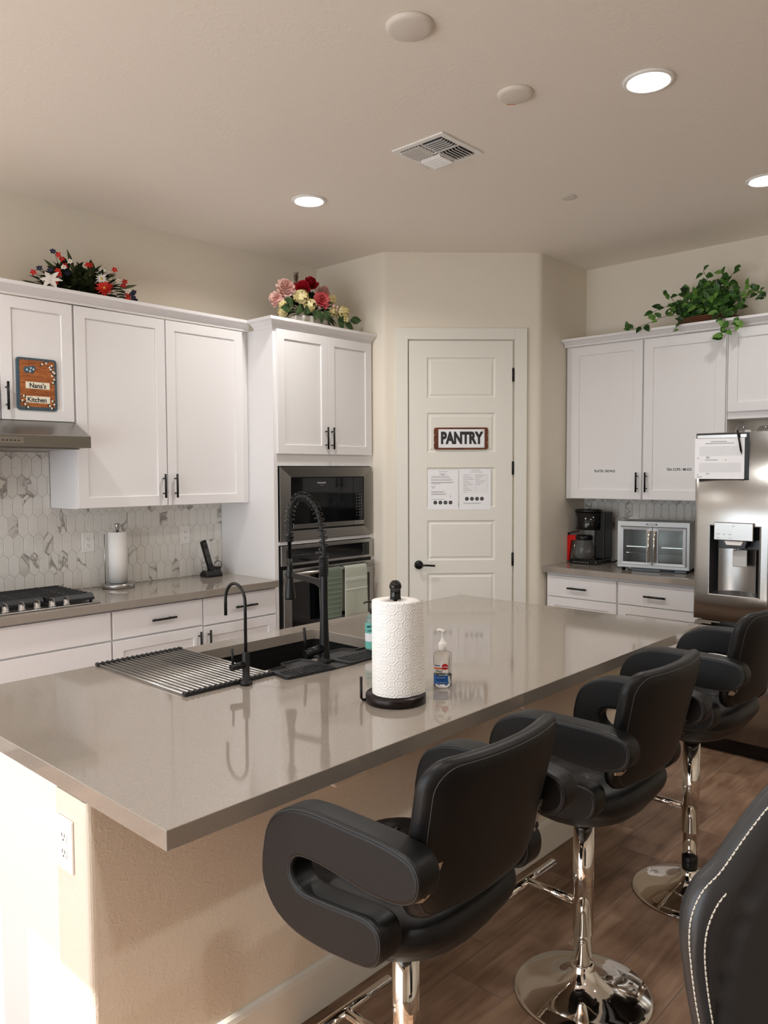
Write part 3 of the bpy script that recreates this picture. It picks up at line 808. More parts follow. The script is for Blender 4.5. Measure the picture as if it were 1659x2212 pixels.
def catmull(P, n):
    P = [Vector(p) for p in P]; Q = [P[0]*2-P[1]] + P + [P[-1]*2-P[-2]]; out = []
    for i in range(1, len(Q)-2):
        for k in range(n):
            s = k/n; a, b, c, d = Q[i-1:i+3]
            out.append(.5*((2*b)+(c-a)*s+(2*a-5*b+4*c-d)*s*s+(3*b-a-3*c+d)*s**3))
    out.append(P[-1]); return out
path = catmull([(x, FB[1], z) for x, z in pp], 12)
obj('hose', MB().tube(path, .0072, 12), RUB, t)
hel = []; turns = 25; m_ = len(path)
for i in range(m_*6):
    s = i/6; j = min(int(s), m_-2); f = s-j; p = path[j].lerp(path[j+1], min(1, f)); tg = (path[min(j+1, m_-1)]-path[max(j-1, 0)]).normalized()
    w = Vector((0, 1, 0)); u = tg.cross(w).normalized(); a = 2*PI*turns*i/(m_*6)
    hel.append(p + u*(.0172*math.cos(a)) + w*(.0172*math.sin(a)))
obj('spring', MB().tube(hel, .0022, 6), BLACK, t)
mb = MB().lathe([(.008, 1.20), (.008, 1.365), (.0145, 1.366), (.0145, 1.392), (.008, 1.394)], (2.348, FB[1], 0), 20)
for k in range(4): mb.tube([(2.348+.0145*math.cos(a), FB[1]+.0145*math.sin(a), 1.369+k*.006) for a in [2*PI*i/18 for i in range(18)]], .0028, 6, closed=True)
obj('spout_rod', mb, BLACK, t)
mb = MB().lathe([(.0095, 1.30), (.0115, 1.265), (.0125, 1.22), (.0225, 1.146), (.0225, 1.139), (.019, 1.138), (.001, 1.140)], (2.348, FB[1], 0), 26)
obj('spray_head', mb, BLACK, t)
mb = MB().lathe([(.0135, 1.222), (.0165, 1.222), (.0165, 1.248), (.0135, 1.248)], (2.348, FB[1], 0), 22)
mb.prism([(2.362, FB[1]-.006, 1.226), (2.362, FB[1]-.006, 1.245), (2.545, FB[1]-.006, 1.232), (2.545, FB[1]-.006, 1.165), (2.533, FB[1]-.006, 1.196), (2.50, FB[1]-.006, 1.212)], (0, .012, 0))
obj('holder_arm', mb, BLACK, t, bevel=.001)
mb = MB().cyl((FB[0], FB[1]-.01, .972), (FB[0]-.012, FB[1]-.088, .962), .0165, 22)
mb.cyl((FB[0]-.012, FB[1]-.082, .96), (FB[0]-.012, FB[1]-.090, 1.062), .0058, 12)
obj('lever', mb, BLACK, t)

# drinking-water faucet
t = thing('filter_faucet', 'slim black gooseneck water filter tap at the near end of the sink', 'faucet', (2.567, -.775, .915))
fx, fy = 2.567, -.775
mb = MB().lathe([(.0215, .9147), (.0215, .924), (.016, .926), (.0125, .928), (.0125, 1.025), (.0115, 1.028), (.001, 1.029)], (fx, fy, 0), 26); obj('body', mb, BLACK, t)
arc = [(fx, fy, 1.025), (fx, fy, 1.19)] + [(fx-.056+.056*math.cos(a), fy, 1.195+.062*math.sin(a)) for a in [PI*i/16 for i in range(17)]] + [(fx-.112, fy, 1.14)]
obj('spout', MB().tube(arc, .0056, 14), BLACK, t)
mb = MB().cyl((fx, fy-.008, .985), (fx-.006, fy-.058, .982), .0115, 20); mb.cyl((fx-.005, fy-.05, .985), (fx-.005, fy-.053, 1.048), .0042, 10)
obj('lever', mb, BLACK, t)

# ================================================================ things on the island
BZ = mat('dark bronze metal', srgb(38, 31, 29), rough=.3, metal=.6)
def embossed():
    m = mat('embossed paper towel', srgb(247, 244, 240), rough=.9)
    nt = m.node_tree; N.nt = nt; b = nt.nodes['Principled BSDF']
    tc = nt.nodes.new('ShaderNodeTexCoord'); sp = nt.nodes.new('ShaderNodeSeparateXYZ'); nt.links.new(tc.outputs['Object'], sp.inputs[0])
    ang = N.op('ARCTAN2', N(sp.outputs[1]), N(sp.outputs[0])) * (.078/.052); z = N(sp.outputs[2])/.052
    def rings(ox, oz):
        a = (ang+ox).fract() - .5; c = (z+oz).fract() - .5
        r = N.op('SQRT', a*a + c*c)
        return N.op('SINE', r*38)*r.lt(.47)
    h = rings(0, 0).mx(rings(.5, .5))
    bp = nt.nodes.new('ShaderNodeBump'); bp.inputs['Strength'].default_value = .55; bp.inputs['Distance'].default_value = .0015
    nt.links.new(h.s, bp.inputs['Height']); nt.links.new(bp.outputs[0], b.inputs['Normal'])
    return m
px, py = 3.073, -.572
t = thing('paper_towel_holder', 'dark bronze paper towel holder with black finial on the island countertop', 'paper towel holder', (px, py, .915))
obj('base', MB().lathe([(.094, .9147), (.096, .917), (.096, .938), (.093, .942), (.001, .942)], (px, py, 0), 56), BZ, t)
obj('post', MB().lathe([(.006, .942), (.006, 1.24)], (px, py, 0), 14), BZ, t)
obj('finial', MB().lathe([(.013, 1.238), (.0185, 1.240), (.0185, 1.243), (.0165, 1.246), (.0165, 1.272), (.0195, 1.276), (.0195, 1.281), (.017, 1.290), (.010, 1.298), (.001, 1.300)], (px, py, 0), 32), BLKGL, t)
ax, ay = px-.076, py-.071
mb = MB().tube([(px-.02, py-.02, .918), (ax, ay, .918), (ax-.004, ay-.004, .925), (ax-.004, ay-.004, .992)], .0046, 10)
obj('tension_arm', mb, BZ, t)
mb = MB(); RO = .0735; z0, z1 = .944, 1.236
prof = [(.020, z0), (RO, z0), (RO, z1), (.020, z1), (.020, z0)]
mb.lathe(prof, (0, 0, 0), 64)
# loose outer sheet
def sheet(u, v):
    a = math.radians(-175 + 215*u); r = RO+.0015 + .012*max(0, (u-.80)/.2)**1.5*(1+.5*(1-v))
    return (r*math.cos(a), r*math.sin(a), z0 + (z1-z0)*v + (.004*(u > .95) if v > .5 else 0))
mb.grid(sheet, 60, 8)
o = obj('paper_towel_roll', mb, embossed()); o.location = (px, py, 0)
tag(o, 'big white embossed paper towel roll on the dark holder on the island', 'paper towel roll')

# hand sanitizer
RRv = Vector((.7338, .6793, 0)); FWv = Vector((-.6793, .7338, 0))
sx_, sy_ = 3.078, -.340; base = Vector((sx_, sy_, 0))
t = thing('hand_sanitizer', 'clear hand sanitizer pump bottle with red and blue label on the island', 'bottle', (sx_, sy_, .915))
def oval(prof, c, a=1, b=1, n=36, u=RRv, w=FWv):
    vs = []; fs = []
    for r, h, *q in prof:
        kb = q[0] if q else b
        for k in range(n):
            th = 2*PI*k/n; vs.append(c + u*(r*a*math.cos(th)) + w*(r*kb*math.sin(th)) + Vector((0, 0, h)))
    m = len(prof)
    for i in range(m-1):
        for k in range(n): fs.append((i*n+k, i*n+(k+1) % n, (i+1)*n+(k+1) % n, (i+1)*n+k))
    mb = MB().add(vs, fs, True)
    mb.add(vs[:n], [tuple(reversed(range(n)))]); mb.add(vs[-n:], [tuple(range(n))])
    return mb
PET = mat('clear plastic bottle', (1, 1, 1), rough=.03, trans=1, ior=1.18, spec=.5)
obj('bottle', oval([(.028, .9147), (.031, .918), (.031, 1.018), (.029, 1.028), (.022, 1.034), (.012, 1.037)], base, 1, .72), PET, t)
obj('gel', oval([(.026, .9175), (.029, .920), (.029, .958), (.001, .9581)], base, 1, .68), mat('clear gel', (.93, .96, 1), rough=.05, trans=1, ior=1.3), t)
mb = oval([(.0135, 1.037), (.0140, 1.039), (.0140, 1.062), (.012, 1.064), (.008, 1.069), (.008, 1.072), (.0045, 1.074), (.0045, 1.094), (.0075, 1.102), (.0075, 1.104), (.001, 1.105)], base, 1, 1)
mb.tube([base+RRv*.006+Vector((0, 0, 1.101)), base-RRv*.012+Vector((0, 0, 1.106)), base-RRv*.021+Vector((0, 0, 1.104))], .0038, 10, radii=[.0055, .005, .0025])
obj('pump', mb, PLAST, t)
def curved_label(name, a0, a1, z0, z1, m, R, k, off, parent, n=10, c=base, u=RRv, w=FWv):
    def fn(p, q):
        th = a0+(a1-a0)*p
        return c + u*((R+off)*math.cos(th)) + w*((R*k+off)*math.sin(th)) + Vector((0, 0, z0+(z1-z0)*q))
    return obj(name, MB().grid(fn, n, 2), m, parent, weld=False)
A0, A1 = math.radians(200), math.radians(302)
lb = curved_label('label', A0, A1, .926, .956, mat('blue label', srgb(24, 96, 178), rough=.35), .031, .72, .0006, t)
curved_label('label', math.radians(203), math.radians(300), .977, .982, mat('orange label', srgb(232, 92, 52), rough=.35), .031, .72, .0006, t)
SF = Fr(base, RRv, -FWv)
def fmat(fr, u, w, d, tilt=0): return fr.mat(u, w, d) @ Matrix.Rotation(tilt, 4, 'Y')
dsk = MB().prism([SF.p(.006+.0105*math.cos(a), .986+.0105*math.sin(a), .0235) for a in [2*PI*i/24 for i in range(24)]], -FWv*.0006)
obj('badge', dsk, mat('red label', srgb(204, 28, 40), rough=.35), t, weld=False)
text('lettering', 'up&up', .0078, SF.mat(.006, .986, .0243), PLAST, t, sx=.95)
for s, z, sz in (('Hand', .9715, .0125), ('Sanitizer', .9625, .0118)):
    text('lettering', s, sz, SF.mat(-.0245, z, .0222) @ Matrix.Rotation(math.radians(-6), 4, 'Y'), INK, t, offset=.0003, align='LEFT', sx=.82)
text('lettering', 'Moisturizing with', .0042, SF.mat(-.022, .949, .0232), PLAST, t, align='LEFT')
text('lettering', '8 FL OZ (236 mL)', .0046, SF.mat(-.022, .932, .0232), PLAST, t, align='LEFT')
curved_label('label', math.radians(205), math.radians(250), .987, .9905, mat('navy label', srgb(60, 90, 150), rough=.4), .031, .72, .0006, t)

# dish soap behind the paper towel roll
b2 = Vector((2.545, -.121, 0))
t = thing('soap_bottle', 'teal and white labelled dish soap bottle partly hidden behind the paper towel roll', 'bottle', (2.545, -.121, .921))
obj('bottle', oval([(.030, .9208), (.032, .9235), (.032, 1.035), (.029, 1.052), (.020, 1.064), (.013, 1.068)], b2, 1, .8), mat('teal soap bottle', srgb(150, 178, 172), rough=.15, trans=.5), t)
mb = oval([(.0125, 1.068), (.013, 1.085), (.009, 1.088), (.0045, 1.09), (.0045, 1.11), (.009, 1.112), (.009, 1.118), (.001, 1.119)], b2)
mb.tube([b2+Vector((0, 0, 1.114)), b2-RRv*.03+Vector((0, 0, 1.114)), b2-RRv*.038+Vector((0, 0, 1.108))], .0035, 8); obj('pump', mb, BLKGL, t)
TEAL = mat('teal label', srgb(112, 190, 178), rough=.45)
for a, b, m in ((.990, 1.032, TEAL), (.957, .990, PAPER), (.928, .957, TEAL)):
    curved_label('label', math.radians(182), math.radians(345), a, b, m, .032, .8, .0006, t, n=16, c=b2)
SF2 = Fr(b2, RRv, -FWv)
text('lettering', "MEYER'S", .0125, SF2.mat(-.007, 1.018, .0264), mat('navy ink', srgb(20, 50, 70), rough=.5), t, offset=.0003, sx=.8)
text('lettering', 'CLEAN DAY', .0075, SF2.mat(-.007, 1.002, .0264), mat('navy ink'), t, offset=.0002, sx=.9)

# ================================================================ things on the left counter
c = (.130, .075)
t = thing('paper_towel_holder', 'brushed steel paper towel holder on the left counter against the tiles', 'paper towel holder', (c[0], c[1], .915))
obj('base', MB().lathe([(.098, .9147), (.100, .917), (.100, .938), (.094, .945), (.001, .946)], (c[0], c[1], 0), 48), STEEL, t)
obj('finial', MB().lathe([(.008, 1.268), (.010, 1.272), (.0165, 1.31), (.0165, 1.317), (.012, 1.320), (.001, 1.320)], (c[0], c[1], 0), 28), STEEL, t)
obj('post', MB().lathe([(.006, .946), (.006, 1.27)], (c[0], c[1], 0), 12).cyl((c[0]-.01, c[1]-.082, .945), (c[0]-.01, c[1]-.082, 1.255), .0032, 8), STEEL, t)
o = obj('paper_towel_roll', MB().lathe([(.02, .9475), (.057, .9475), (.057, 1.266), (.02, 1.266), (.02, .9475)], (0, 0, 0), 48), TOWEL); o.location = (c[0], c[1], 0)
tag(o, 'slim plain white paper towel roll on the steel holder by the backsplash', 'paper towel roll')

t = thing('cordless_phone', 'black cordless phone standing in its charging base on the left counter', 'phone', (.15, .79, .915))
mb = MB().prism([(.19, .70, .9147), (.10, .70, .9147), (.10, .70, .94), (.13, .70, .962), (.17, .70, .958), (.19, .70, .93)], (0, .13, 0)); obj('charging_base', mb, BLKGL, t, bevel=.006, seg=3)
st = len(mb.v)
hs = MB().box(-.012, .012, -.023, .023, 0, .235)
hs.xf(Matrix.Translation((.148, .765, .945)) @ Matrix.Rotation(math.radians(17), 4, 'X'))
h_ = obj('handset', hs, BLKGL, t, bevel=.008, seg=3)
def hp(y, z, d=.0125): return Matrix.Translation((.148, .765, .945)) @ Matrix.Rotation(math.radians(17), 4, 'X') @ Vector((d, y, z))
for a, b in ((.125, .175), (.07, .115)):
    mb = MB()
    q = [hp(-.012, a), hp(.012, a), hp(.012, b), hp(-.012, b)]; mb.tube(q, .0008, 4, closed=True)
    for k in range(3): mb.tube([hp(-.007, a+.012+k*.012), hp(.007, a+.012+k*.012)], .001, 4)
    obj('key_panel', mb, LGREY, h_)
mb = MB()
for y in (-.006, .006): mb.sphere(hp(y, .212, .012), .0022, 5)
obj('speaker_dots', mb, LGREY, h_)
obj('power_cord', MB().tube(catmull([(.11, .82, .925), (.06, .84, .96), (.05, .865, 1.0), (.04, .90, 1.005), (.04, .925, .985), (.04, .92, .955), (.06, .88, .93), (.03, .85, .918)], 8), .0022, 8).box(.06, .12, .825, .86, .918, .975), BLKGL, t)

# outlets
def outlet(fr, u, w, d, label, parent=None, hw=.039, hh=.062):
    t = thing('wall_outlet', label, 'outlet', fr.p(u, w, d))
    mb = MB(); fr.box(mb, u-hw, u+hw, w-hh, w+hh, d, d+.006); obj('cover_plate', mb, PLAST, t, bevel=.0025)
    for z in (.020, -.020):
        r = MB().prism([fr.p(u+.0165*math.cos(a)*(1.0), w+z+.0145*max(-.82, min(.82, math.sin(a)))/.82, d+.006) for a in [2*PI*i/28 for i in range(28)]], fr.d*.0018)
        rc = obj('receptacle', r, PLAST, t, weld=False)
        s = MB(); 
        for k in (-.0065, .0065): fr.box(s, u+k-.001, u+k+.001, w+z-.001, w+z+.0075, d+.0079, d+.0084)
        fr.box(s, u-.0022, u+.0022, w+z-.010, w+z-.006, d+.0079, d+.0084)
        obj('slot', s, mat('dark slot', (.06, .055, .05), rough=.8), rc)
    return t
outlet(LW, -.062, 1.205, .0101, 'white wall outlet on the tiles left of the steel paper towel holder')
outlet(LW, .643, 1.206, .0101, 'white wall outlet on the tiles above the cordless phone')
outlet(RW, 2.00, 1.215, .0101, 'white wall outlet on the tiles half hidden behind the toaster oven')
outlet(EN, 2.880, .742, .0005, 'large white wall outlet on the end of the kitchen island', hw=.040, hh=.066)

# ================================================================ coffee maker
t = thing('coffee_maker', 'black drip coffee maker with a glass carafe and red-sided handle', 'coffee maker', (1.74, 3.20, .915))
cb = lambda *b: MB().box(*b)
obj('base', cb(1.625, 1.855, 3.09, 3.34, .9147, .950), BLKGL, t, bevel=.006)
obj('tower', cb(1.775, 1.862, 3.20, 3.34, .951, 1.315), BLACK, t, bevel=.008)
obj('water_tank', oval([(.098, 1.178), (.103, 1.19), (.105, 1.318), (.001, 1.3181)], Vector((1.725, 3.20, 0)), 1, .85, u=Vector((1, 0, 0)), w=Vector((0, 1, 0))), BLKGL, t)
obj('lid', oval([(.107, 1.319), (.108, 1.323), (.106, 1.334), (.09, 1.338), (.001, 1.3385)], Vector((1.725, 3.20, 0)), 1, .85, u=Vector((1, 0, 0)), w=Vector((0, 1, 0))), BLACK, t)
mk = MB()
for k in range(7): mk.box(1.655, 1.675+.004*(k % 2), 3.115, 3.1155, 1.205+k*.013, 1.2065+k*.013)
obj('level_marks', mk, LGREY, t)
bt = MB()
for k in range(8): bt.box(1.65+k*.018, 1.66+k*.018, 3.0885, 3.0898, .925, .932)
obj('button', bt, GREY, t)['kind'] = 'stuff'
cc = Vector((1.705, 3.17, 0))
cf = obj('carafe', oval([(.060, .9515), (.076, .958), (.080, 1.0), (.078, 1.05), (.062, 1.095), (.060, 1.11)], cc, 1, 1), mat('carafe glass', (.55, .55, .55), rough=.03, trans=.9, ior=1.3), t)
obj('carafe_lid', oval([(.063, 1.098), (.066, 1.103), (.066, 1.128), (.05, 1.136), (.001, 1.137)], cc), BLACK, cf)
hnd = MB().prism([(1.642, 3.16, 1.120), (1.545, 3.16, 1.125), (1.540, 3.16, 1.095), (1.642, 3.16, 1.112)], (0, .02, 0)).prism([(1.5645, 3.16, 1.10), (1.5645, 3.16, 1.14), (1.65, 3.16, 1.165), (1.65, 3.16, 1.150), (1.578, 3.16, 1.128), (1.572, 3.16, 1.10)], (0, .02, 0))
hnd = MB().prism([(1.5660, 3.16, 1.085), (1.5660, 3.16, 1.148), (1.66, 3.16, 1.170), (1.66, 3.16, 1.160), (1.574, 3.16, 1.140), (1.572, 3.16, 1.085)], (0, .02, 0))
obj('handle', hnd, BLACK, cf)
rh = MB().prism([(1.5665, 3.155, .925), (1.5665, 3.155, 1.118), (1.572, 3.155, 1.130), (1.655, 3.155, 1.132), (1.672, 3.155, 1.115), (1.648, 3.155, 1.094), (1.598, 3.155, 1.090), (1.592, 3.155, 1.03), (1.580, 3.155, .925)], (0, .022, 0))
obj('red_handle_side', rh, mat('red plastic', srgb(214, 22, 20), rough=.35), cf, weld=False)['label'] = 'bright red outer handle'
o = obj('power_cord', MB().tube(catmull([(1.862, 3.30, .935), (1.90, 3.28, .921), (1.93, 3.33, .95), (1.97, 3.31, .925), (2.00, 3.36, .96), (2.05, 3.34, .922), (2.08, 3.40, .921)], 8), .004, 8), BLKGL, t)

# toaster oven (built square, then turned)
T0 = (2.10, 2.955)
TSTEEL = mat('toaster steel', srgb(150, 149, 147), rough=.40, metal=1)
t = thing('toaster_oven', 'stainless french-door toaster oven beside the refrigerator', 'toaster oven', (T0[0], T0[1], .915), rotz=math.radians(9))
w_, dp = .495, .31
def L(name, mb, m, par=t, **k): return obj(name, mb, m, par, local=True, **k)
zz0, zz1 = .027, .355
bd = MB()
for b in ((0, .012, 0.0, dp, zz0, zz1), (w_-.012, w_, 0.0, dp, zz0, zz1), (.012, w_-.012, 0.0, dp, zz1-.012, zz1), (.012, w_-.012, 0, dp, zz0, zz0+.012), (.012, w_-.012, dp-.012, dp, zz0+.012, zz1-.012)): bd.box(*b)
L('body', bd, TSTEEL, weld=False)
TF = Fr((0, 0, 0), (1, 0, 0), (0, -1, 0))
L('front_frame', ring(TF, (-.004, w_+.004, zz0-.003, zz1+.004), (.018, w_-.018, zz0+.020, zz1-.034), 0, .014, .013), TSTEEL, bevel=.002)
BT = Fr((0, 0, 0), (1, 0, 0), (0, -1, 0))
pl = L('name_plate', BT.box(MB(), w_/2-.048, w_/2+.030, zz1-.022, zz1-.009, .0142, .0155), BLKGL)
text('lettering', 'GOURMIA', .012, BT.mat(w_/2-.009, zz1-.0155, .0157), PLAST, None, offset=.0002); lt = bpy.context.scene.objects[-1] if False else None
for ob in list(COL.objects):
    if ob.name.startswith('lettering') and ob.parent is None: ob.parent = pl
hwid = w_/2
for a, b, hx in ((.019, hwid-.002, hwid-.020), (hwid+.002, w_-.019, hwid+.020)):
    dr = L('door', ring(TF, (a, b, zz0+.021, zz1-.036), (a+.022, b-.040 if a < .1 else b-.024, zz0+.040, zz1-.056) if a < .1 else (a+.040, b-.022, zz0+.040, zz1-.056), .0142, .024, .022), TSTEEL, bevel=.001)
    g = MB().box(a+.020, b-.020, -.0185, -.0165, zz0+.038, zz1-.054); L('glass', g, mat('oven glass', (.85, .9, .9), rough=.02, trans=.95, ior=1.1), dr)
    h = MB().cyl((hx, -.052, zz0+.045), (hx, -.052, zz1-.060), .0085, 14)
    for z in (zz0+.055, zz1-.070): h.box(hx-.006, hx+.006, -.052, -.0242, z-.007, z+.007)
    L('handle', h, CHROME, dr)
for z in (zz0+.10, zz0+.145):
    r = MB().box(.014, w_-.014, .02, .024, z, z+.004)
    for k in range(16): r.box(.02+k*.0295, .0225+k*.0295, .02, dp-.02, z, z+.003)
    L('rack', r, CHROME)
L('interior_light', MB().cyl((w_-.12, dp-.013, zz1-.12), (w_-.12, dp-.02, zz1-.12), .014, 16), STEELD)
for x in (.03, w_-.03):
    for y in (.03, dp-.03): L('foot', MB().lathe([(.014, -.0002), (.012, zz0)], (x, y, 0), 14), BLKGL)
L('crumb_tray', MB().box(.10, w_-.02, -.012, .02, .002, zz0-.005).cyl((.30, -.018, .012), (.40, -.018, .012), .004, 8), BLKGL)

# ================================================================ refrigerator
t = thing('refrigerator', 'stainless french-door refrigerator with ice and water dispenser', 'refrigerator', (3.38, 2.6, 0))
obj('body', MB().box(2.965, 3.805, 2.262, 3.06, .03, 1.835), mat('fridge side', srgb(96, 94, 92), rough=.4, metal=.6), t, bevel=.004)
obj('kick_grille', MB().box(2.965, 3.805, 2.235, 2.2615, .002, .085), BLKGL, t)
FX0, FXM, FX1 = 2.947, 3.366, 3.822
def fy_(x, a, b):
    s = (x-a)/(b-a); e = min(x-a, b-x)
    y = 2.180 - .012*math.sin(PI*s)
    if e < .014: y += .014*(1-math.sqrt(max(0, 1-(1-e/.014)**2)))
    return y
def fdoor(name, a, b, z0, z1, hole=None, par=None):
    xs = [a+(b-a)*i/28 for i in range(29)] + [a+d for d in (.001, .003, .006, .010)] + [b-d for d in (.001, .003, .006, .010)]
    zs = [z0, z1]
    if hole: xs += [hole[0], hole[1]]; zs += [hole[2], hole[3]]
    xs = sorted(set(round(x, 4) for x in xs)); zs = sorted(set(zs))
    mb = MB()
    for i in range(len(xs)-1):
        for j in range(len(zs)-1):
            xm, zm = (xs[i]+xs[i+1])/2, (zs[j]+zs[j+1])/2
            if hole and hole[0] < xm < hole[1] and hole[2] < zm < hole[3]: continue
            mb.add([(xs[i], fy_(xs[i], a, b), zs[j]), (xs[i+1], fy_(xs[i+1], a, b), zs[j]), (xs[i+1], fy_(xs[i+1], a, b), zs[j+1]), (xs[i], fy_(xs[i], a, b), zs[j+1])], [(0, 1, 2, 3)], True)
    bk = 2.258
    f = [(x, fy_(x, a, b)) for x in xs]
    for z, rv in ((z0, 0), (z1, 1)):
        mb.add([(x, y, z) for x, y in f] + [(b, bk, z), (a, bk, z)], [tuple(range(len(f)+2))])
    mb.add([(a, f[0][1], z0), (a, bk, z0), (a, bk, z1), (a, f[0][1], z1)], [(0, 1, 2, 3)]); mb.add([(b, f[-1][1], z0), (b, bk, z0), (b, bk, z1), (b, f[-1][1], z1)], [(0, 1, 2, 3)])
    mb.add([(a, bk, z0), (b, bk, z0), (b, bk, z1), (a, bk, z1)], [(0, 1, 2, 3)])
    return obj(name, mb, STEEL, t)
hole = (3.042, 3.312, .930, 1.322)
dl = fdoor('door', FX0, FXM, .778, 1.852, hole)
fdoor('door', FXM+.006, FX1, .778, 1.852)
fz = fdoor('freezer_drawer', FX0, FX1, .10, .742)
# dispenser recess
hx0_, hx1_, hz0_, hz1_ = hole
rc = MB(); bk = 2.248
rc.add([(hx0_, 2.172, hz0_), (hx1_, 2.172, hz0_), (hx1_, 2.172, hz1_), (hx0_, 2.172, hz1_), (hx0_+.02, bk, hz0_+.02), (hx1_-.02, bk, hz0_+.02), (hx1_-.02, bk, hz1_-.01), (hx0_+.02, bk, hz1_-.01)],
       [(0, 1, 5, 4), (1, 2, 6, 5), (2, 3, 7, 6), (3, 0, 4, 7), (4, 5, 6, 7)])
dsp = obj('dispenser', rc, mat('dark dispenser', (.03, .03, .032), rough=.3), dl)
def cyl_in(u, v):
    a = math.radians(205+130*u); x = 3.180+.105*math.cos(a)/.9; return (x, 2.262+.045*math.sin(a)*1.0*-1-.06, .948+v*.255)
obj('back_panel', MB().grid(lambda u, v: (3.075+.205*u, 2.246-.022*(1-abs(2*u-1)**2)*-1-.024, .940+v*.25), 16, 2), STEEL, dsp)
FR2 = Fr((0, 2.170, 0), (1, 0, 0), (0, -1, 0))
obj('rim', ring(FR2, (hx0_-.005, hx1_+.005, hz0_-.005, hz1_+.005), (hx0_, hx1_, hz0_, hz1_), -.012, .0035, .002), STEEL, dl)
cp = obj('dispenser_controls', MB().box(3.070, 3.284, 2.150, 2.235, 1.243, 1.345), STEEL, dl, bevel=.004)
FR3 = Fr((0, 2.150, 0), (1, 0, 0), (0, -1, 0))
text('lettering', 'Filter', .008, FR3.mat(3.177, 1.325, .0004), GREY, cp)
for u_, z_, s_ in ((3.095, 1.278, 'Crushed'), (3.128, 1.278, 'Light'), (3.160, 1.278, 'Water'), (3.095, 1.256, 'Ice Plus'), (3.160, 1.256, 'Lock')):
    text('lettering', s_, .006, FR3.mat(u_, z_, .0004), GREY, cp)
obj('spout', MB().prism([(3.115, 2.165, 1.243), (3.245, 2.165, 1.243), (3.235, 2.165, 1.200), (3.125, 2.165, 1.200)], (0, .05, 0)), BLKGL, dl)
obj('badge', MB().prism([(3.128, 2.158, 1.240), (3.228, 2.158, 1.240), (3.218, 2.158, 1.218), (3.138, 2.158, 1.218)], (0, .008, 0)), PLAST, dl)
obj('nozzle', MB().cyl((3.18, 2.185, 1.200), (3.18, 2.185, 1.185), .008, 12), CHROME, dl)
obj('paddle', MB().box(3.160, 3.238, 2.196, 2.206, 1.092, 1.190), mat('grey plastic', srgb(196, 196, 194), rough=.35), dl, bevel=.008, seg=3)
obj('hinge', MB().box(2.955, 3.05, 2.19, 2.26, .748, .760).box(2.99, 3.10, 2.185, 2.26, .762, .770), CHROME, t)

# clipboard with log sheet on the fridge door
FC = Fr((0, 2.1655, 0), (1, 0, 0), (0, -1, 0))
t = thing('clipboard', 'black clipboard with a printed log sheet hung on the refrigerator door', 'clipboard', (3.10, 2.165, 1.585))
obj('board', FC.box(MB(), 2.960, 3.248, 1.592, 1.846, -.002, .003), BLACK, t)
obj('clip', FC.box(MB(), 2.965, 3.236, 1.823, 1.840, .0045, .007), STEEL, t)
sh = obj('log_sheet', FC.box(MB(), 2.952, 3.226, 1.590, 1.822, .0032, .0042), PAPER, t)
g = MB()
for z0_, z1_ in ((1.722, 1.775), (1.628, 1.680)):
    for k in range(32): FC.box(g, 2.978+k*.0074, 2.9786+k*.0074, z0_, z1_, .0043, .0045)
    for k in range(12): FC.box(g, 2.978, 3.2074, z0_+k*(z1_-z0_)/11, z0_+.0005+k*(z1_-z0_)/11, .0043, .0045)
obj('table_lines', g, LGREY, sh)
g = MB()
for a, b, z in ((3.04, 3.13, 1.800), (3.01, 3.17, 1.790), (3.01, 3.08, 1.697), (3.12, 3.13, 1.697), (2.965, 2.975, 1.708), (3.015, 3.035, 1.708), (3.015, 3.035, 1.714), (2.965, 2.975, 1.612), (3.015, 3.035, 1.618), (2.965, 2.995, 1.600)):
    FC.box(g, a, b, z, z+.003, .0043, .0045)
obj('print', g, GREY, sh)
t = obj('pen', MB().cyl((3.190, 2.148, 1.862), (3.211, 2.150, 1.745), .0055, 12).cyl((3.211, 2.150, 1.745), (3.214, 2.150, 1.728), .005, 12, r2=.001), BLKGL)
tag(t, 'black pen hanging over the clipboard on the refrigerator', 'pen')
for x, y, r, lab in ((3.13, 2.42, .042, 'small clear glass dish on top of the refrigerator at left'), (3.25, 2.44, .055, 'wider clear glass bowl on top of the refrigerator at right')):
    o = obj('glass_bowl', MB().lathe([(r*.4, 1.836), (r, 1.845), (r, 1.872), (r*.8, 1.892), (r*.3, 1.90), (.001, 1.901)], (x, y, 0), 28), GLASS); tag(o, lab, 'bowl')
# ================================================================ signs and notices
WOODR = wood_mat('red-brown wood', srgb(70, 32, 18), srgb(122, 66, 36), (2, 2, 30))
PD = D1
a, b = .996*S2, 1.283*S2; z0, z1 = 1.802, 1.966
t = thing('pantry_sign', 'wooden sign reading PANTRY on the white pantry door', 'sign', DG.p((a+b)/2, (z0+z1)/2, PD))
pl2 = []
def side(u, s):
    return [(u, z0+.014), (u, 1.850), (u+s*.009, 1.855), (u, 1.860), (u, 1.905), (u+s*.009, 1.910), (u, 1.915), (u, z1-.012)]
poly = side(a, 1) + [(a+.010, z1), (b-.010, z1)] + list(reversed(side(b, -1))) + [(b-.010, z0), (a+.010, z0)]
bk = obj('board', MB().prism([DG.p(u, w, PD-.004) for u, w in poly], DG.d*.012), WOODR, t, weld=False)
c, d = 1.0195*S2, 1.264*S2
pt = obj('plate', DG.box(MB(), c, d, 1.815, 1.953, PD+.0082, PD+.0105), mat('white enamel', srgb(240, 241, 244), rough=.35), t, bevel=.001)
text('lettering', 'PANTRY', .118, DG.mat((c+d)/2, 1.884, PD+.0108), mat('sign ink', srgb(44, 44, 46), rough=.5), t, offset=.0062, sx=.70, extrude=.0012)
sc_ = MB()
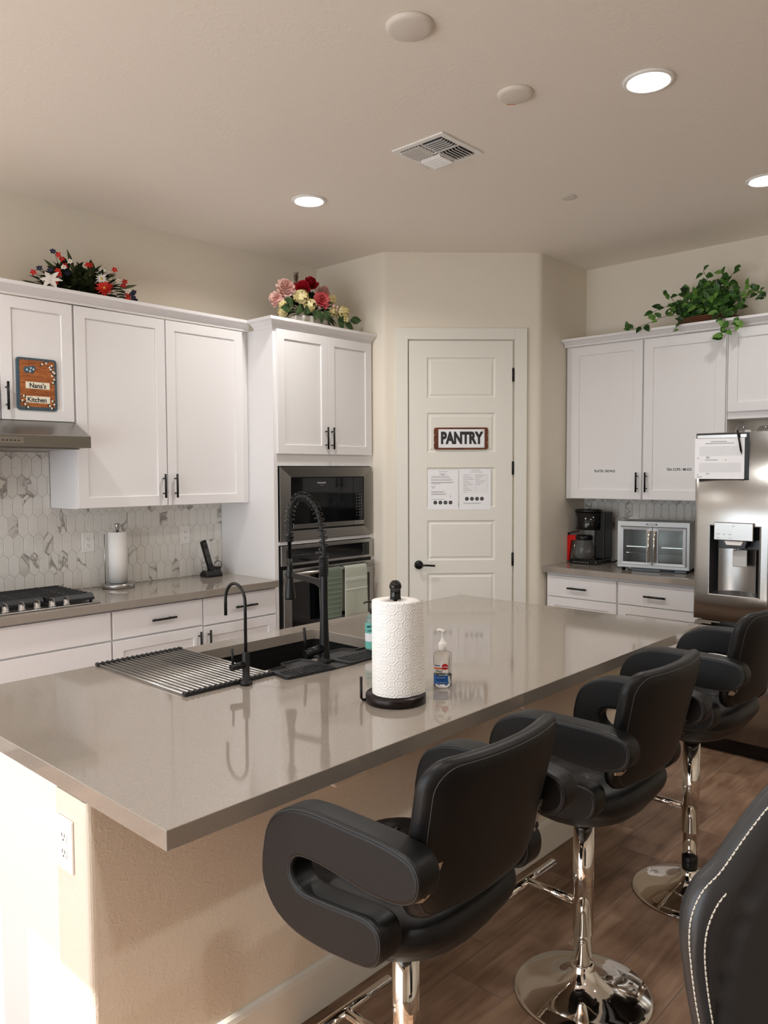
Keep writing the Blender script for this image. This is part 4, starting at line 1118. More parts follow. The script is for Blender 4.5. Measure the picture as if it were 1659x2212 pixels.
for u in (c+.008, d-.008):
    for w in (1.825, 1.944): sc_.sphere(DG.p(u, w, PD+.0108), .0025, 4)
obj('screw', sc_, STEELD, t)

def notice(u0, u1, z0, z1, label, kind):
    t = tag(obj('paper_notice', DG.box(MB(), u0*S2, u1*S2, z0, z1, PD+.0004, PD+.0012), PAPER), label, 'notice')
    W = (u1-u0)*S2; Hh = z1-z0; U = lambda f: u0*S2+W*f; Z = lambda f: z0+Hh*f; g = MB()
    def ln(a, b, f, th=.0022): DG.box(g, U(a), U(b), Z(f), Z(f)+th, PD+.0013, PD+.0016)
    if kind == 0:
        ln(.36, .64, .945); ln(.37, .62, .89)
        for f, b in ((.83, .70), (.80, .74), (.755, .80), (.73, .78), (.685, .86), (.665, .80), (.645, .42), (.45, .55), (.43, .50), (.395, .62), (.375, .58), (.255, .55)): ln(.12, b, f)
        ln(.44, .54, .860, .004)
        g2 = MB().tube([DG.p(U(.14), Z(.59), PD+.0016), DG.p(U(.18), Z(.53), PD+.0016), DG.p(U(.24), Z(.60), PD+.0016)], .0016, 5).tube([DG.p(U(.72), Z(.36), PD+.0016), DG.p(U(.75), Z(.33), PD+.0016), DG.p(U(.72), Z(.30), PD+.0016)], .001, 5)
        obj('signature', g2, mat('brown ink', srgb(90, 50, 45), rough=.6), t)
        zc = .178; cs = (.25, .415, .58, .745)
    else:
        ln(.38, .66, .965); ln(.36, .72, .92)
        for k in range(11): DG.box(g, U(.13), U(.90), Z(.42+k*.045), Z(.42+k*.045)+.0006, PD+.0013, PD+.0015)
        for x in (.13, .515, .90): DG.box(g, U(x)-.0003, U(x)+.0003, Z(.42), Z(.87), PD+.0013, PD+.0015)
        for k in range(10):
            ln(.14, .22+.26*((k*37 % 10)/10), .435+k*.045, .0018)
            if k > 3: ln(.525, .62+.26*((k*53 % 10)/10), .435+k*.045, .0018)
        ln(.13, .70, .165, .0016); ln(.13, .64, .148, .0016)
        zc = .27; cs = (.24, .40, .56, .715)
    obj('print', g, GREY, t)
    for f in cs:
        m = MB().prism([DG.p(U(f)+.0145*math.cos(q), Z(zc)+.0145*math.sin(q), PD+.0013) for q in [2*PI*i/22 for i in range(22)]], DG.d*.0004)
        bd_ = obj('badge', m, mat('dark badge ink', srgb(48, 48, 50), rough=.5), t, weld=False)
        m = MB().tube([DG.p(U(f)+.0105*math.cos(q), Z(zc)+.0105*math.sin(q), PD+.0018) for q in [2*PI*i/18 for i in range(18)]], .0004, 4, closed=True)
        DG.box(m, U(f)-.005, U(f)+.005, Z(zc)-.0015, Z(zc)+.0015, PD+.0017, PD+.0021); obj('badge_mark', m, LGREY, bd_)
    return t
notice(.962, 1.126, 1.352, 1.652, 'left printed letter sheet taped to the pantry door', 0)
notice(1.131, 1.300, 1.350, 1.656, 'right printed sheet with a table taped to the pantry door', 1)

# painted kitchen sign on the cabinet door over the hood
KF = Fr((.352, 0, 0), (0, 1, 0), (1, 0, 0))
a, b, z0, z1 = -.617, -.396, 1.985, 2.270
t = thing('kitchen_sign', "hand-painted wooden sign reading Nana's Kitchen on the cabinet door over the hood", 'sign', KF.p((a+b)/2, (z0+z1)/2, 0))
def rr2(fr, a, b, z0, z1, r, d): return [fr.p(u, w, d) for u, w in rrect(a, b, z0, z1, r, 5)]
obj('board', MB().prism(rr2(KF, a, b, z0, z1, .016, .0005), KF.d*.014), mat('slate blue paint', srgb(66, 86, 98), rough=.5), t, bevel=.002, weld=False)
def wavy(a, b, z0, z1, n, amp):
    out = []
    P = [(a, z0), (b, z0), (b, z1), (a, z1)]
    for i in range(4):
        p, q = Vector(P[i]), Vector(P[(i+1) % 4]); nn = Vector(((q-p).y, -(q-p).x)).normalized(); L_ = (q-p).length; m = max(4, int(L_/n))
        for k in range(m*4):
            s = k/(m*4); out.append(p.lerp(q, s) + nn*(-amp*abs(math.sin(PI*s*m))))
    return out
obj('panel', MB().prism([KF.p(u, w, .0146) for u, w in wavy(a+.014, b-.012, z0+.016, z1-.010, .02, .004)], KF.d*.0008), wood_mat('honey wood', srgb(128, 66, 26), srgb(186, 112, 58), (3, 3, 22)), t, weld=False)
CRM = mat('cream paint', srgb(236, 228, 206), rough=.6); NAVY = mat('dark navy paint', srgb(34, 36, 42), rough=.5)
for s, w, zc, u_ in (("Nana's", .132, 2.121, -.505), ('Kitchen', .132, 2.044, -.505)):
    q = obj('name_strip', KF.box(MB(), u_-w/2, u_+w/2, zc-.0185, zc+.0185, .0155, .0165), CRM, t)
    text('lettering', s, .037, KF.mat(u_-(.006 if s[0] == 'K' else 0), zc-.002, .0167), NAVY, t, offset=.0008, sx=.92)
WB = mat('white bud paint', srgb(232, 214, 200), rough=.6); DG_ = mat('dark green paint', srgb(44, 52, 36), rough=.6)
buds = MB(); lv = MB(); r_ = random.Random(4)
spots = [(-.455, 2.247), (-.437, 2.226), (-.425, 2.235), (-.418, 2.203), (-.424, 2.180), (-.410, 2.196), (-.430, 2.215), (-.412, 2.160), (-.420, 2.142), (-.478, 2.240), (-.582, 2.060), (-.590, 2.035), (-.575, 2.015), (-.565, 2.032), (-.560, 2.000), (-.425, 2.040), (-.415, 2.022), (-.440, 2.012), (-.430, 2.000)]
for u, w in spots:
    buds.sphere(KF.p(u, w, .0165), .0058, 5, (.4, 1, 1.2))
    for k in range(3):
        an = r_.random()*6.28; lv.sphere(KF.p(u+.009*math.cos(an), w+.009*math.sin(an), .0158), .0045, 4, (.25, 1, 1))
for u, w in spots: obj('painted_bud', MB().sphere(KF.p(u, w, .0165), .0058, 5, (.4, 1, 1.2)), WB, t)
obj('painted_leaves', lv, DG_, t)
bl = MB()
for u, w, r in ((-.565, 2.205, .016), (-.545, 2.208, .018), (-.528, 2.214, .015), (-.56, 2.196, .012), (-.535, 2.198, .014)): bl.sphere(KF.p(u, w, .0155), r, 6, (.12, 1, 1))
obj('painted_patch', bl, mat('slate blue paint'), t)
bl = MB()
for u, w in ((-.562, 2.203), (-.545, 2.196), (-.540, 2.213), (-.526, 2.207)): bl.sphere(KF.p(u, w, .0175), .006, 5, (.3, 1, 1))
obj('painted_flowers', bl, mat('pale blue paint', srgb(190, 205, 220), rough=.6), t)

# ================================================================ plants and flowers
def leafq(mb, p, d, up, ln, w, curl=.3, n=4, point=1.0):
    """a leaf blade: strip folded slightly along the midrib"""
    d = Vector(d).normalized(); up = Vector(up); s = d.cross(up)
    if s.length < .05: s = d.cross(Vector((.3, .7, .2)))
    s.normalize(); nrm = s.cross(d).normalized(); p = Vector(p); vs = []; fs = []
    for i in range(n+1):
        t_ = i/n; c = p + d*(ln*t_) - nrm*(curl*ln*t_*t_)
        ww = w*math.sin(PI*min(1, t_**.75*.98+.02))**.8 if point else w*(.25+.75*math.sin(PI*min(1, t_*.72+.02)))
        if i == n: ww = w*(.03 if point else .5)
        vs += [c - s*ww*.5 + nrm*(ww*.12), c, c + s*ww*.5 + nrm*(ww*.12)]
    for i in range(n):
        for k in (0, 1): fs.append((i*3+k, i*3+k+1, (i+1)*3+k+1, (i+1)*3+k))
    mb.add(vs, fs, True)
def bloom(mb, c, axis, n, ln, w, tilt, curl=.3, rng=rnd, rings=1, inner=.6):
    ax = Vector(axis).normalized(); u = ax.orthogonal().normalized(); v = ax.cross(u)
    for r in range(rings):
        f = 1-(1-inner)*r/max(1, rings-1) if rings > 1 else 1
        tl = tilt + (1.25-tilt)*(r/max(1, rings))
        for k in range(n):
            a = 2*PI*(k+.5*r)/n + rng.uniform(-.12, .12)
            d = (u*math.cos(a)+v*math.sin(a))*math.cos(tl) + ax*math.sin(tl+rng.uniform(-.1, .1))
            leafq(mb, Vector(c)+d*.002+ax*(.010*r if rings > 3 else 0), d, ax, ln*f*rng.uniform(.85, 1.1), w*f, curl, 3, point=1 if rings < 3 and n > 4 else 0)
def flower(t, name, c, axis, n, ln, w, m, tilt=.2, rings=1, inner=.6, curl=.3, center=None, cr=.006):
    mb = MB(); bloom(mb, c, axis, n, ln, w, tilt, curl, rnd, rings, inner)
    o = obj(name, mb, m, t, weld=False)
    if center: obj('flower_center', MB().sphere(Vector(c)+Vector(axis).normalized()*.004, cr, 5), center, o)
    return o
def hemi(t, name, c, R, m, n=26, axis=(.7, -.6, .3), pet=.017):
    mb = MB(); r_ = random.Random(int(c[1]*1000)); ax = Vector(axis).normalized()
    for i in range(n):
        while 1:
            d = Vector((r_.gauss(0, 1), r_.gauss(0, 1), r_.gauss(0, 1))).normalized()
            if d.dot(ax) > -.35: break
        bloom(mb, Vector(c)+d*R*r_.uniform(.75, 1.1), d, 4, pet, pet*.95, .15, .1, r_)
    return obj(name, mb, m, t, weld=False)
def lmat(name, c1, c2, rough=.5): 
    return mat(name, c1, rough=rough, var=(14, c1, c2), spec=.4)
GR1 = lmat('olive leaf', srgb(38, 48, 28), srgb(78, 88, 52)); GR2 = lmat('deep green leaf', srgb(34, 54, 30), srgb(74, 100, 56)); GR3 = lmat('glossy vine leaf', srgb(20, 46, 16), srgb(66, 112, 44), .38)
RED = lmat('red petal', srgb(178, 22, 18), srgb(212, 44, 30), .6); WHT = lmat('white petal', srgb(222, 216, 208), srgb(246, 242, 236), .6); NVY = mat('navy petal', srgb(28, 30, 62), rough=.6)
PNK = lmat('blush petal', srgb(226, 176, 166), srgb(240, 208, 198), .6); CRL = lmat('coral petal', srgb(214, 84, 92), srgb(236, 134, 132), .6); CRI = lmat('crimson petal', srgb(160, 16, 36), srgb(206, 34, 56), .6)
YEL = lmat('cream yellow petal', srgb(214, 196, 130), srgb(240, 228, 180), .6); YC = mat('yellow center', srgb(226, 178, 60), rough=.7); BRN = mat('brown sprig', srgb(96, 72, 54), rough=.8)
STEMM = mat('green stem', srgb(60, 72, 40), rough=.6)

t = thing('flower_arrangement', 'low red, white and navy artificial flower arrangement on the left wall cabinets', 'flowers', (.20, -.16, 2.601))
mb = MB(); r_ = random.Random(11)
for i in range(330):
    a = r_.uniform(0, 2*PI); el = r_.uniform(.0, 1.3)
    d = Vector((.42*math.cos(a)*math.cos(el), 1.0*math.sin(a)*math.cos(el), .62*math.sin(el)+.04))
    p = Vector((.18, -.14, 2.655)) + Vector((d.x*.24, d.y*.30, d.z*.30))*r_.uniform(.35, .95)
    if p.x < .05: p.x = .05+r_.random()*.05
    dd = d + Vector((r_.uniform(-.2, .5), r_.uniform(-.4, .4), r_.uniform(-.3, .4))); dd.x = max(dd.x, -.1)
    leafq(mb, p, dd, (0, 0, 1), r_.uniform(.06, .10), r_.uniform(.03, .048), .35)
leafq(mb, (.22, -.21, 2.80), (0, -.25, 1), (1, 0, 0), .15, .03, .05); leafq(mb, (.22, .08, 2.77), (.1, 1, .35), (1, 0, 0), .12, .02, .05)
leafq(mb, (.22, -.40, 2.70), (.1, -1, .15), (1, 0, 0), .12, .02, .05)
obj('foliage', mb, GR1, t, weld=False)
obj('base', MB().lathe([(.05, 2.6005), (.07, 2.61), (.09, 2.66), (.03, 2.72)], (.18, -.14, 0), 20), GR2, t)
P = lambda y, z, x=.30: (x, y, z)
AX = (.8, -.55, .25)
flower(t, 'gerbera', P(-.085, 2.725, .34), AX, 16, .052, .015, RED, .15, 2, .7, .15, YC, .009)
flower(t, 'daisy', P(-.085, 2.785, .31), AX, 13, .034, .010, WHT, .2, 1, 1, .1, YC, .006)
flower(t, 'daisy', P(-.045, 2.832, .25), (.5, -.3, .8), 14, .045, .013, WHT, .25, 2, .8, .1, YC, .006)
flower(t, 'lily', P(-.395, 2.720, .32), (.7, -.5, .5), 6, .065, .030, WHT, .45, 1, 1, .4)
flower(t, 'lily', P(-.035, 2.79, .16), (.5, .3, .8), 6, .06, .03, WHT, .4, 1, 1, .4)
for y, z in ((-.15, 2.86), (-.135, 2.862), (.02, 2.862), (.085, 2.802), (.075, 2.778), (-.33, 2.795), (-.325, 2.775), (-.345, 2.725), (-.305, 2.865), (-.325, 2.885), (-.29, 2.83), (.10, 2.73), (-.47, 2.76), (.105, 2.708)):
    flower(t, 'small_red_flower', P(y, z, .27), AX, 5, .018, .014, RED, .3)
for y, z in ((-.262, 2.858), (-.30, 2.818), (.035, 2.80), (.10, 2.745)): flower(t, 'small_white_flower', P(y, z, .28), AX, 6, .016, .012, WHT, .3, center=YC, cr=.004)
for y, z in ((-.37, 2.79), (-.28, 2.83), (.135, 2.735), (.145, 2.715), (-.35, 2.90), (-.335, 2.745), (.15, 2.75), (-.43, 2.79), (.16, 2.70), (.13, 2.69), (-.27, 2.79)): flower(t, 'small_navy_flower', P(y, z, .26), AX, 6, .018, .014, NVY, .5)
mb = MB()
for y, z in ((-.47, 2.76), (-.35, 2.90), (-.325, 2.885), (.085, 2.802), (.02, 2.862), (-.43, 2.79)): mb.tube([(.2, y*.6-.06, 2.70), (.25, y*.9, 2.74+(z-2.74)*.6), (.27, y, z)], .0016, 5)
obj('stem', mb, STEMM, t)

t = thing('flower_arrangement', 'pink, crimson and yellow artificial flower arrangement in a white pot on the oven cabinet', 'flowers', (.42, 1.43, 2.601))
mb = MB().lathe([(.085, 2.6005), (.10, 2.605), (.115, 2.70), (.122, 2.705), (.122, 2.72), (.113, 2.722), (.10, 2.69), (.001, 2.69)], (0, 0, 0), 40)
for k in range(4): mb.tube([((.104+.003*k)*math.cos(q), (.104+.003*k)*math.sin(q), 2.63+k*.019) for q in [2*PI*i/32 for i in range(32)]], .0035, 6, closed=True)
for v in mb.v: v.x = v.x*.85+.43; v.y = v.y*1.35+1.44; v.z = 2.6005+(v.z-2.6005)*1.22
obj('pot', mb, mat('white ceramic pot', srgb(226, 220, 210), rough=.4), t)
mb = MB(); r_ = random.Random(5)
for i in range(190):
    a = r_.uniform(0, 2*PI); el = r_.uniform(-.2, 1.3)
    d = Vector((.7*math.cos(a)*math.cos(el), math.sin(a)*math.cos(el), math.sin(el)*.8+.1))
    p = Vector((.42, 1.44, 2.775)) + Vector((d.x*.13, d.y*.22, d.z*.14))*r_.uniform(.4, 1)
    leafq(mb, p, d+Vector((r_.uniform(-.1, .5), r_.uniform(-.4, .4), r_.uniform(-.5, .2))), (0, 0, 1), r_.uniform(.06, .10), r_.uniform(.03, .05), .35)
for y, z, dy, dz in ((1.16, 2.76, -1, -.1), (1.19, 2.79, -1, .3), (1.33, 2.80, -.5, -.5), (1.39, 2.80, -.2, -1), (1.43, 2.79, .1, -1), (1.48, 2.80, .3, -.9), (1.62, 2.80, .5, -.7), (1.68, 2.75, .6, -.6), (1.74, 2.76, .9, .1), (1.62, 2.76, .3, -1), (1.27, 2.79, -.6, -.4)):
    leafq(mb, (.55, y, z), (.30, dy, dz), (1, 0, 0), .10, .060, .12)
obj('foliage', mb, GR2, t, weld=False)
flower(t, 'peony', (.47, 1.185, 2.905), (.7, -.5, .4), 10, .070, .040, PNK, -.1, 6, .55, -.35)
flower(t, 'peony', (.44, 1.14, 2.835), (.6, -.7, .1), 9, .058, .034, PNK, -.1, 5, .55, -.35)
flower(t, 'rose', (.46, 1.355, 2.935), (.7, -.5, .3), 6, .062, .058, CRI, .15, 5, .65, -.5)
flower(t, 'rose', (.40, 1.475, 2.985), (.7, -.3, .5), 6, .060, .056, CRI, .15, 5, .65, -.5)
flower(t, 'peony', (.52, 1.475, 2.865), (.8, -.5, .2), 10, .062, .036, CRL, -.1, 6, .55, -.35)
flower(t, 'magnolia', (.42, 1.585, 2.945), (.6, -.1, .6), 7, .062, .042, PNK, .0, 4, .6, -.3)
for c, R in (((.52, 1.285, 2.865), .045), ((.54, 1.35, 2.815), .038), ((.50, 1.16, 2.79), .036), ((.49, 1.145, 2.745), .026), ((.54, 1.665, 2.805), .048), ((.54, 1.68, 2.76), .030), ((.50, 1.60, 2.895), .03), ((.54, 1.575, 2.80), .022)):
    hemi(t, 'hydrangea', c, R, YEL, n=int(10+R*520), pet=.021)
for c in ((.55, 1.40, 2.82), (.55, 1.43, 2.81), (.55, 1.385, 2.84), (.55, 1.60, 2.815), (.55, 1.575, 2.84), (.54, 1.62, 2.84)):
    obj('berry', MB().sphere(c, .012, 6), PNK, t)
mb = MB(); r_ = random.Random(9)
for k in range(90):
    z = 3.00+r_.random()*.085; a = r_.random()*6.28; mb.tube([(.35, 1.39, z-.008), (.35+.018*math.cos(a), 1.39+.018*math.sin(a), z+.006)], .0012, 4)
mb.tube([(.37, 1.40, 2.80), (.35, 1.39, 3.08)], .002, 5); obj('sprig', mb, BRN, t)

t = thing('potted_ivy', 'green trailing artificial ivy in a wicker basket on the rear wall cabinets', 'plant', (2.62, 3.27, 2.601))
mb = MB()
for k in range(9):
    R = .115+.005*k; mb.tube([(2.60+1.25*(R+.004*(i % 2))*math.cos(2*PI*i/40), 3.265+.9*(R+.004*(i % 2))*math.sin(2*PI*i/40), 2.607+k*.0125) for i in range(40)], .0065, 6, closed=True)
mb.lathe([(.11, 2.602), (.15, 2.71)], (0, 0, 0), 24) if False else None
bk_ = obj('basket', mb, mat('dark wicker', srgb(104, 58, 34), rough=.7), t)
stems = MB(); lf = MB(); lf2 = MB(); r_ = random.Random(21)
def vine(P, n, L0=.062, sd=0):
    path = catmull(P, 8); stems.tube(path, .0018, 5)
    for k in range(n):
        q = path[min(len(path)-1, int((k+.6)/n*len(path)))]; a = r_.uniform(0, 6.28)
        d = Vector((math.cos(a), -.45-.3*r_.random(), math.sin(a)*.8)); ln = L0*r_.uniform(.75, 1.15)
        leafq(lf if r_.random() < .72 else lf2, q+d*.006, d, (r_.uniform(-.3, .3), -1, .5), ln, ln*.66, .25, 5)
cx, cy, cz = 2.62, 3.26, 2.70
for i in range(95):
    a = r_.uniform(0, 2*PI); el = r_.uniform(.15, 1.45); R = r_.uniform(.15, .27)
    e = Vector((cx+R*1.15*math.cos(a)*math.cos(el), min(3.39, cy+R*.55*math.sin(a)*math.cos(el)), cz+R*1.02*math.sin(el)))
    m_ = Vector((cx, cy, cz)).lerp(e, .5)+Vector((0, -.01, .04)); vine([(cx+(e.x-cx)*.15, cy, cz), m_, e], 7)
vine([(2.50, 3.20, 2.72), (2.38, 3.12, 2.74), (2.28, 3.06, 2.70), (2.18, 3.03, 2.665), (2.13, 3.01, 2.655)], 13, .062)
vine([(2.50, 3.20, 2.74), (2.40, 3.12, 2.80), (2.33, 3.08, 2.79), (2.26, 3.05, 2.75)], 8, .06)
vine([(2.45, 3.18, 2.78), (2.38, 3.12, 2.88), (2.34, 3.1, 2.92)], 6, .05)
vine([(2.70, 3.18, 2.72), (2.76, 3.06, 2.70), (2.80, 3.01, 2.66), (2.82, 3.01, 2.58), (2.80, 3.02, 2.52)], 16, .06)
vine([(2.76, 3.18, 2.72), (2.86, 3.06, 2.68), (2.90, 3.02, 2.61), (2.92, 3.01, 2.585)], 8, .055)
vine([(2.66, 3.18, 2.75), (2.55, 3.05, 2.69), (2.47, 3.02, 2.63), (2.46, 3.01, 2.60)], 4, .05)
vine([(2.80, 3.2, 2.76), (2.95, 3.14, 2.82), (3.02, 3.12, 2.80), (3.03, 3.1, 2.76)], 10, .05)
vine([(2.80, 3.2, 2.78), (2.90, 3.18, 2.88), (2.96, 3.16, 2.87)], 8, .05)
vine([(2.62, 3.26, 2.85), (2.60, 3.24, 2.98), (2.58, 3.22, 3.04)], 8, .055); vine([(2.70, 3.26, 2.85), (2.76, 3.24, 2.97), (2.80, 3.22, 3.0)], 8, .055)
vine([(2.66, 3.26, 2.85), (2.70, 3.24, 2.97), (2.72, 3.22, 3.01)], 6, .055)
obj('foliage', lf, GR3, t, weld=False); obj('foliage', lf2, lmat('light vine leaf', srgb(66, 112, 36), srgb(112, 150, 72), .4), t, weld=False); obj('stem', stems, STEMM, t)

# ================================================================ bar stools
def pillow(outline, T, mp, c=(0, 0), rings=(0, .15, .3, .45, .6, .72, .82, .9, .95, .98, 1.0), bot=None):
    """closed cushion: outline 2-D, mp(a, b, h) -> 3-D; h = +-half thickness"""
    n = len(outline); vs = []; fs = []
    def hp(r): return T/2*(1-r**9)**.5 if r < 1 else 0
    for side in (1, -1):
        for r in rings[1:]:
            if side == -1 and r == 1: continue
            for a, b in outline: vs.append(mp(c[0]+(a-c[0])*r, c[1]+(b-c[1])*r, side*hp(r)))
    m = len(rings)-1; k0 = len(vs); vs.append(mp(c[0], c[1], T/2)); vs.append(mp(c[0], c[1], -T/2))
    for i in range(m-1):
        for k in range(n): fs.append((i*n+k, i*n+(k+1) % n, (i+1)*n+(k+1) % n, (i+1)*n+k))
    for k in range(n): fs.append((k0, k, (k+1) % n))
    o = m*n
    for i in range(m-2):
        for k in range(n): fs.append((o+i*n+k, o+(i+1)*n+k, o+(i+1)*n+(k+1) % n, o+i*n+(k+1) % n))
    for k in range(n): fs.append((k0+1, o+(k+1) % n, o+k))
    i = m-2
    for k in range(n): fs.append((o+i*n+k, (m-1)*n+k, (m-1)*n+(k+1) % n, o+i*n+(k+1) % n))
    return MB().add(vs, fs, True)
ARM = [(0.167, 0.814), (0.154, 0.870), (0.126, 0.912), (0.066, 0.944), (0.004, 0.953), (-0.055, 0.954), (-0.125, 0.954), (-0.191, 0.953), (-0.245, 0.946), (-0.272, 0.933), (-0.284, 0.908), (-0.281, 0.883), (-0.269, 0.864), (-0.244, 0.849), (-0.206, 0.841), (-0.138, 0.840), (-0.083, 0.844), (-0.025, 0.848), (0.018, 0.847), (0.053, 0.840), (0.069, 0.819), (0.066, 0.797), (0.050, 0.781), (0.025, 0.776), (-0.024, 0.779), (-0.082, 0.785), (-0.132, 0.790), (-0.164, 0.787), (-0.183, 0.773), (-0.189, 0.748), (-0.183, 0.718), (-0.165, 0.697), (-0.137, 0.687), (-0.081, 0.680), (-0.023, 0.675), (0.055, 0.677), (0.117, 0.697), (0.153, 0.732), (0.168, 0.772)]
ARM = [(p.x, p.y) for p in catmull([(a, z, 0) for a, z in ARM] + [(ARM[0][0], ARM[0][1], 0)], 3)][:-1]
def make_stool(label, loc):
    t = thing('bar_stool', label, 'bar stool', loc, 'black bar stools along the island')
    def O(name, mb, m, par=t, **k): return obj(name, mb, m, par, local=True, **k)
    O('base', MB().lathe([(.205, 0.0002), (.213, .002), (.213, .005), (.205, .009), (.16, .016), (.11, .027), (.075, .042), (.052, .060), (.040, .078), (.036, .084), (.036, .096), (.030, .099), (.001, .0995)], (0, 0, 0), 72), CHROME)
    O('piston', MB().lathe([(.0265, .0996), (.0265, .42)], (0, 0, 0), 32), CHROME)
    O('column', MB().lathe([(.0275, .195), (.0315, .195), (.0318, .56), (.0275, .56)], (0, 0, 0), 36), CHROME)
    fr = MB().cyl((-.032, 0, .285), (-.195, 0, .285), .0125, 16)
    fr.cyl((-.205, -.165, .285), (-.205, .165, .285), .0135, 18)
    O('footrest', fr, CHROME)
    O('mount_plate', MB().lathe([(.04, .552), (.06, .560), (.06, .575), (.04, .575)], (0, 0, 0), 24), BLACK)
    O('height_lever', MB().tube([(.0, .03, .555), (.02, .14, .553), (.03, .20, .548)], .005, 8), CHROME)
    # seat
    n = 56; ol = []
    for k in range(n):
        a = 2*PI*k/n; e = 2/3.6
        ol.append((.012 + .225*math.copysign(abs(math.cos(a))**e, math.cos(a)), .232*math.copysign(abs(math.sin(a))**e, math.sin(a))))
    but = [(f, s) for f in (-.08, .03, .14) for s in (-.12, 0, .12)]
    def smp(f, s, h):
        rr_ = max(abs((f-.012)/.225), abs(s/.232)); r4 = min(1, rr_)**4
        if h > 0:
            z = .700 + .045*(h/.04) - .0*r4 + .02*max(0, (f-.05)/.2)*0
            for (bf, bs) in but: z -= .013*math.exp(-((f-bf)**2+(s-bs)**2)/(2*.016**2))
            z -= .006*sum(math.exp(-((f+s*q-bf-bs*q)**2)/(2*.006**2))*math.exp(-((f-bf)**2+(s-bs)**2)/(2*.05**2)) for bf, bs in but for q in (1, -1))*.5
        else:
            q = min(1, math.hypot((f-.012)/.225, s/.232)); z = .700 + (h/.04)*.050 - .085*(1-q**2.4)*(-h/.04)
        return (-f, -s, z)
    rg = tuple(i/16 for i in range(15)) + (.9, .935, .965, .985, .996, 1.0)
    st = O('seat', pillow(ol, .08, smp, (.01, 0), rg), LEATH2)
    for bf, bs in but: O('seat_button', MB().sphere((-bf, -bs, .735), .011, 6, (1, 1, .45)), LEATH, st)
    # backrest: leaning, wrapped panel
    W = .236
    ol = [(x, z) for x, z in rrect(-W, W, .756, 1.102, .06, 8)]
    def densify(P, mxl=.03):
        out = []
        for i in range(len(P)):
            p, q = Vector(P[i]), Vector(P[(i+1) % len(P)]); m = max(1, math.ceil((q-p).length/mxl))
            for k in range(m): out.append(tuple(p.lerp(q, k/m)))
        return out
    ol = densify(ol)
    ol2 = []
    for s, z in ol:
        z2 = z; k = (z-.756)/.346
        ol2.append((s*(.91+.09*k), z))
    def bmp(s, z, h):
        f = -(.210 + .080*(z-.76)/.34) + .045*(abs(s)/W)**2.2
        return (-(f+h), -s, z)
    bk = O('backrest', pillow(ol2, .058, bmp, (0, .929)), LEATH)
    for hh in (1, -1):
        hh *= .029*(1-.93**9)**.5 + .0002
        pts_ = [Vector(bmp((s)*.93, .929+(z-.929)*.93, hh)) for s, z in ol2]
        O('seam', MB().tube(pts_, .0011, 5, closed=True), DTHREAD, bk)
    # arms
    for sg in (1, -1):
        S_, T_ = .288, .066; s0, s1 = (S_-T_, S_) if sg > 0 else (-S_, -S_+T_)
        pf = [(-f, -s0, z) for f, z in ARM]
        mb = MB().prism(pf, (0, -(s1-s0), 0), smooth=True)
        ar = O('armrest', mb, LEATH, weld=False)
        bvm = ar.modifiers.new('round', 'BEVEL'); bvm.width = .011; bvm.segments = 4; bvm.limit_method = 'ANGLE'; bvm.angle_limit = math.radians(50)
        mb = MB()
        C_ = (0, .815)
        for sd in (s0, s1):
            off = .0005 if sd == max(s0, s1) else -.0005
            pts_ = []
            nA = len(ARM)
            for i in range(nA):
                p0, p1, p2 = Vector(ARM[i-1]), Vector(ARM[i]), Vector(ARM[(i+1) % nA]); tn = (p2-p0).normalized(); nr_ = Vector((tn.y, -tn.x))
                q = p1 - nr_*(-.0095 if False else .0)  # seam sits on the rounded edge
                pts_.append((q.x, q.y, nr_))
            area = sum(ARM[i-1][0]*ARM[i][1]-ARM[i][0]*ARM[i-1][1] for i in range(nA))
            s_in = 1 if area > 0 else -1
            pp_ = [Vector((-(x - s_in*nn.x*.0042), -(sd + (-.0030 if sd == max(s0, s1) else .0030)), z - s_in*nn.y*.0042)) for x, z, nn in pts_]
            mb.tube(pp_, .0010, 5, closed=True)
        O('seam', mb, DTHREAD, ar)
        def bp_(s_, z, h): v = Vector(bmp(s_, z, -h)); return v
        P_ = [(.222, .884), (.172, .892), (.178, .850), (.188, .822), (.200, .812), (.222, .816)]
        a_ = [bp_(sg*s_, z, .0235) for s_, z in P_]
        b_ = O('bracket', MB().prism(a_, (.004, 0, 0)), mat('bracket metal', srgb(196, 186, 172), rough=.3, metal=.8), weld=False)
        for s_, z in ((.190, .872), (.200, .830)): O('screw', MB().sphere(bp_(sg*s_, z, .0235)+Vector((.005, 0, 0)), .0075, 6, (.6, 1, 1)), BLKGL, b_)
    return t
s1 = make_stool('black leather bar stool nearest the camera, at the near end of the island', (3.548, -1.068, 0))
def another(label, loc, raise_):
    c = copy_tree(s1); c.location = loc; c['label'] = label
    for ch in c.children:
        if ch.name.split('.')[0] not in ('base', 'piston'): ch.location.z += raise_
    return c
another('middle black leather bar stool, between the nearest stool and the refrigerator stool', (3.545, -.222, 0), 0)
s3 = another('farthest black leather bar stool, raised slightly higher beside the refrigerator', (3.565, .585, 0), .05)
obj('piston_sleeve', MB().lathe([(.028, .0998), (.0295, .10), (.0295, .148), (.028, .149)], (0, 0, 0), 30), BLACK, s3, local=True)

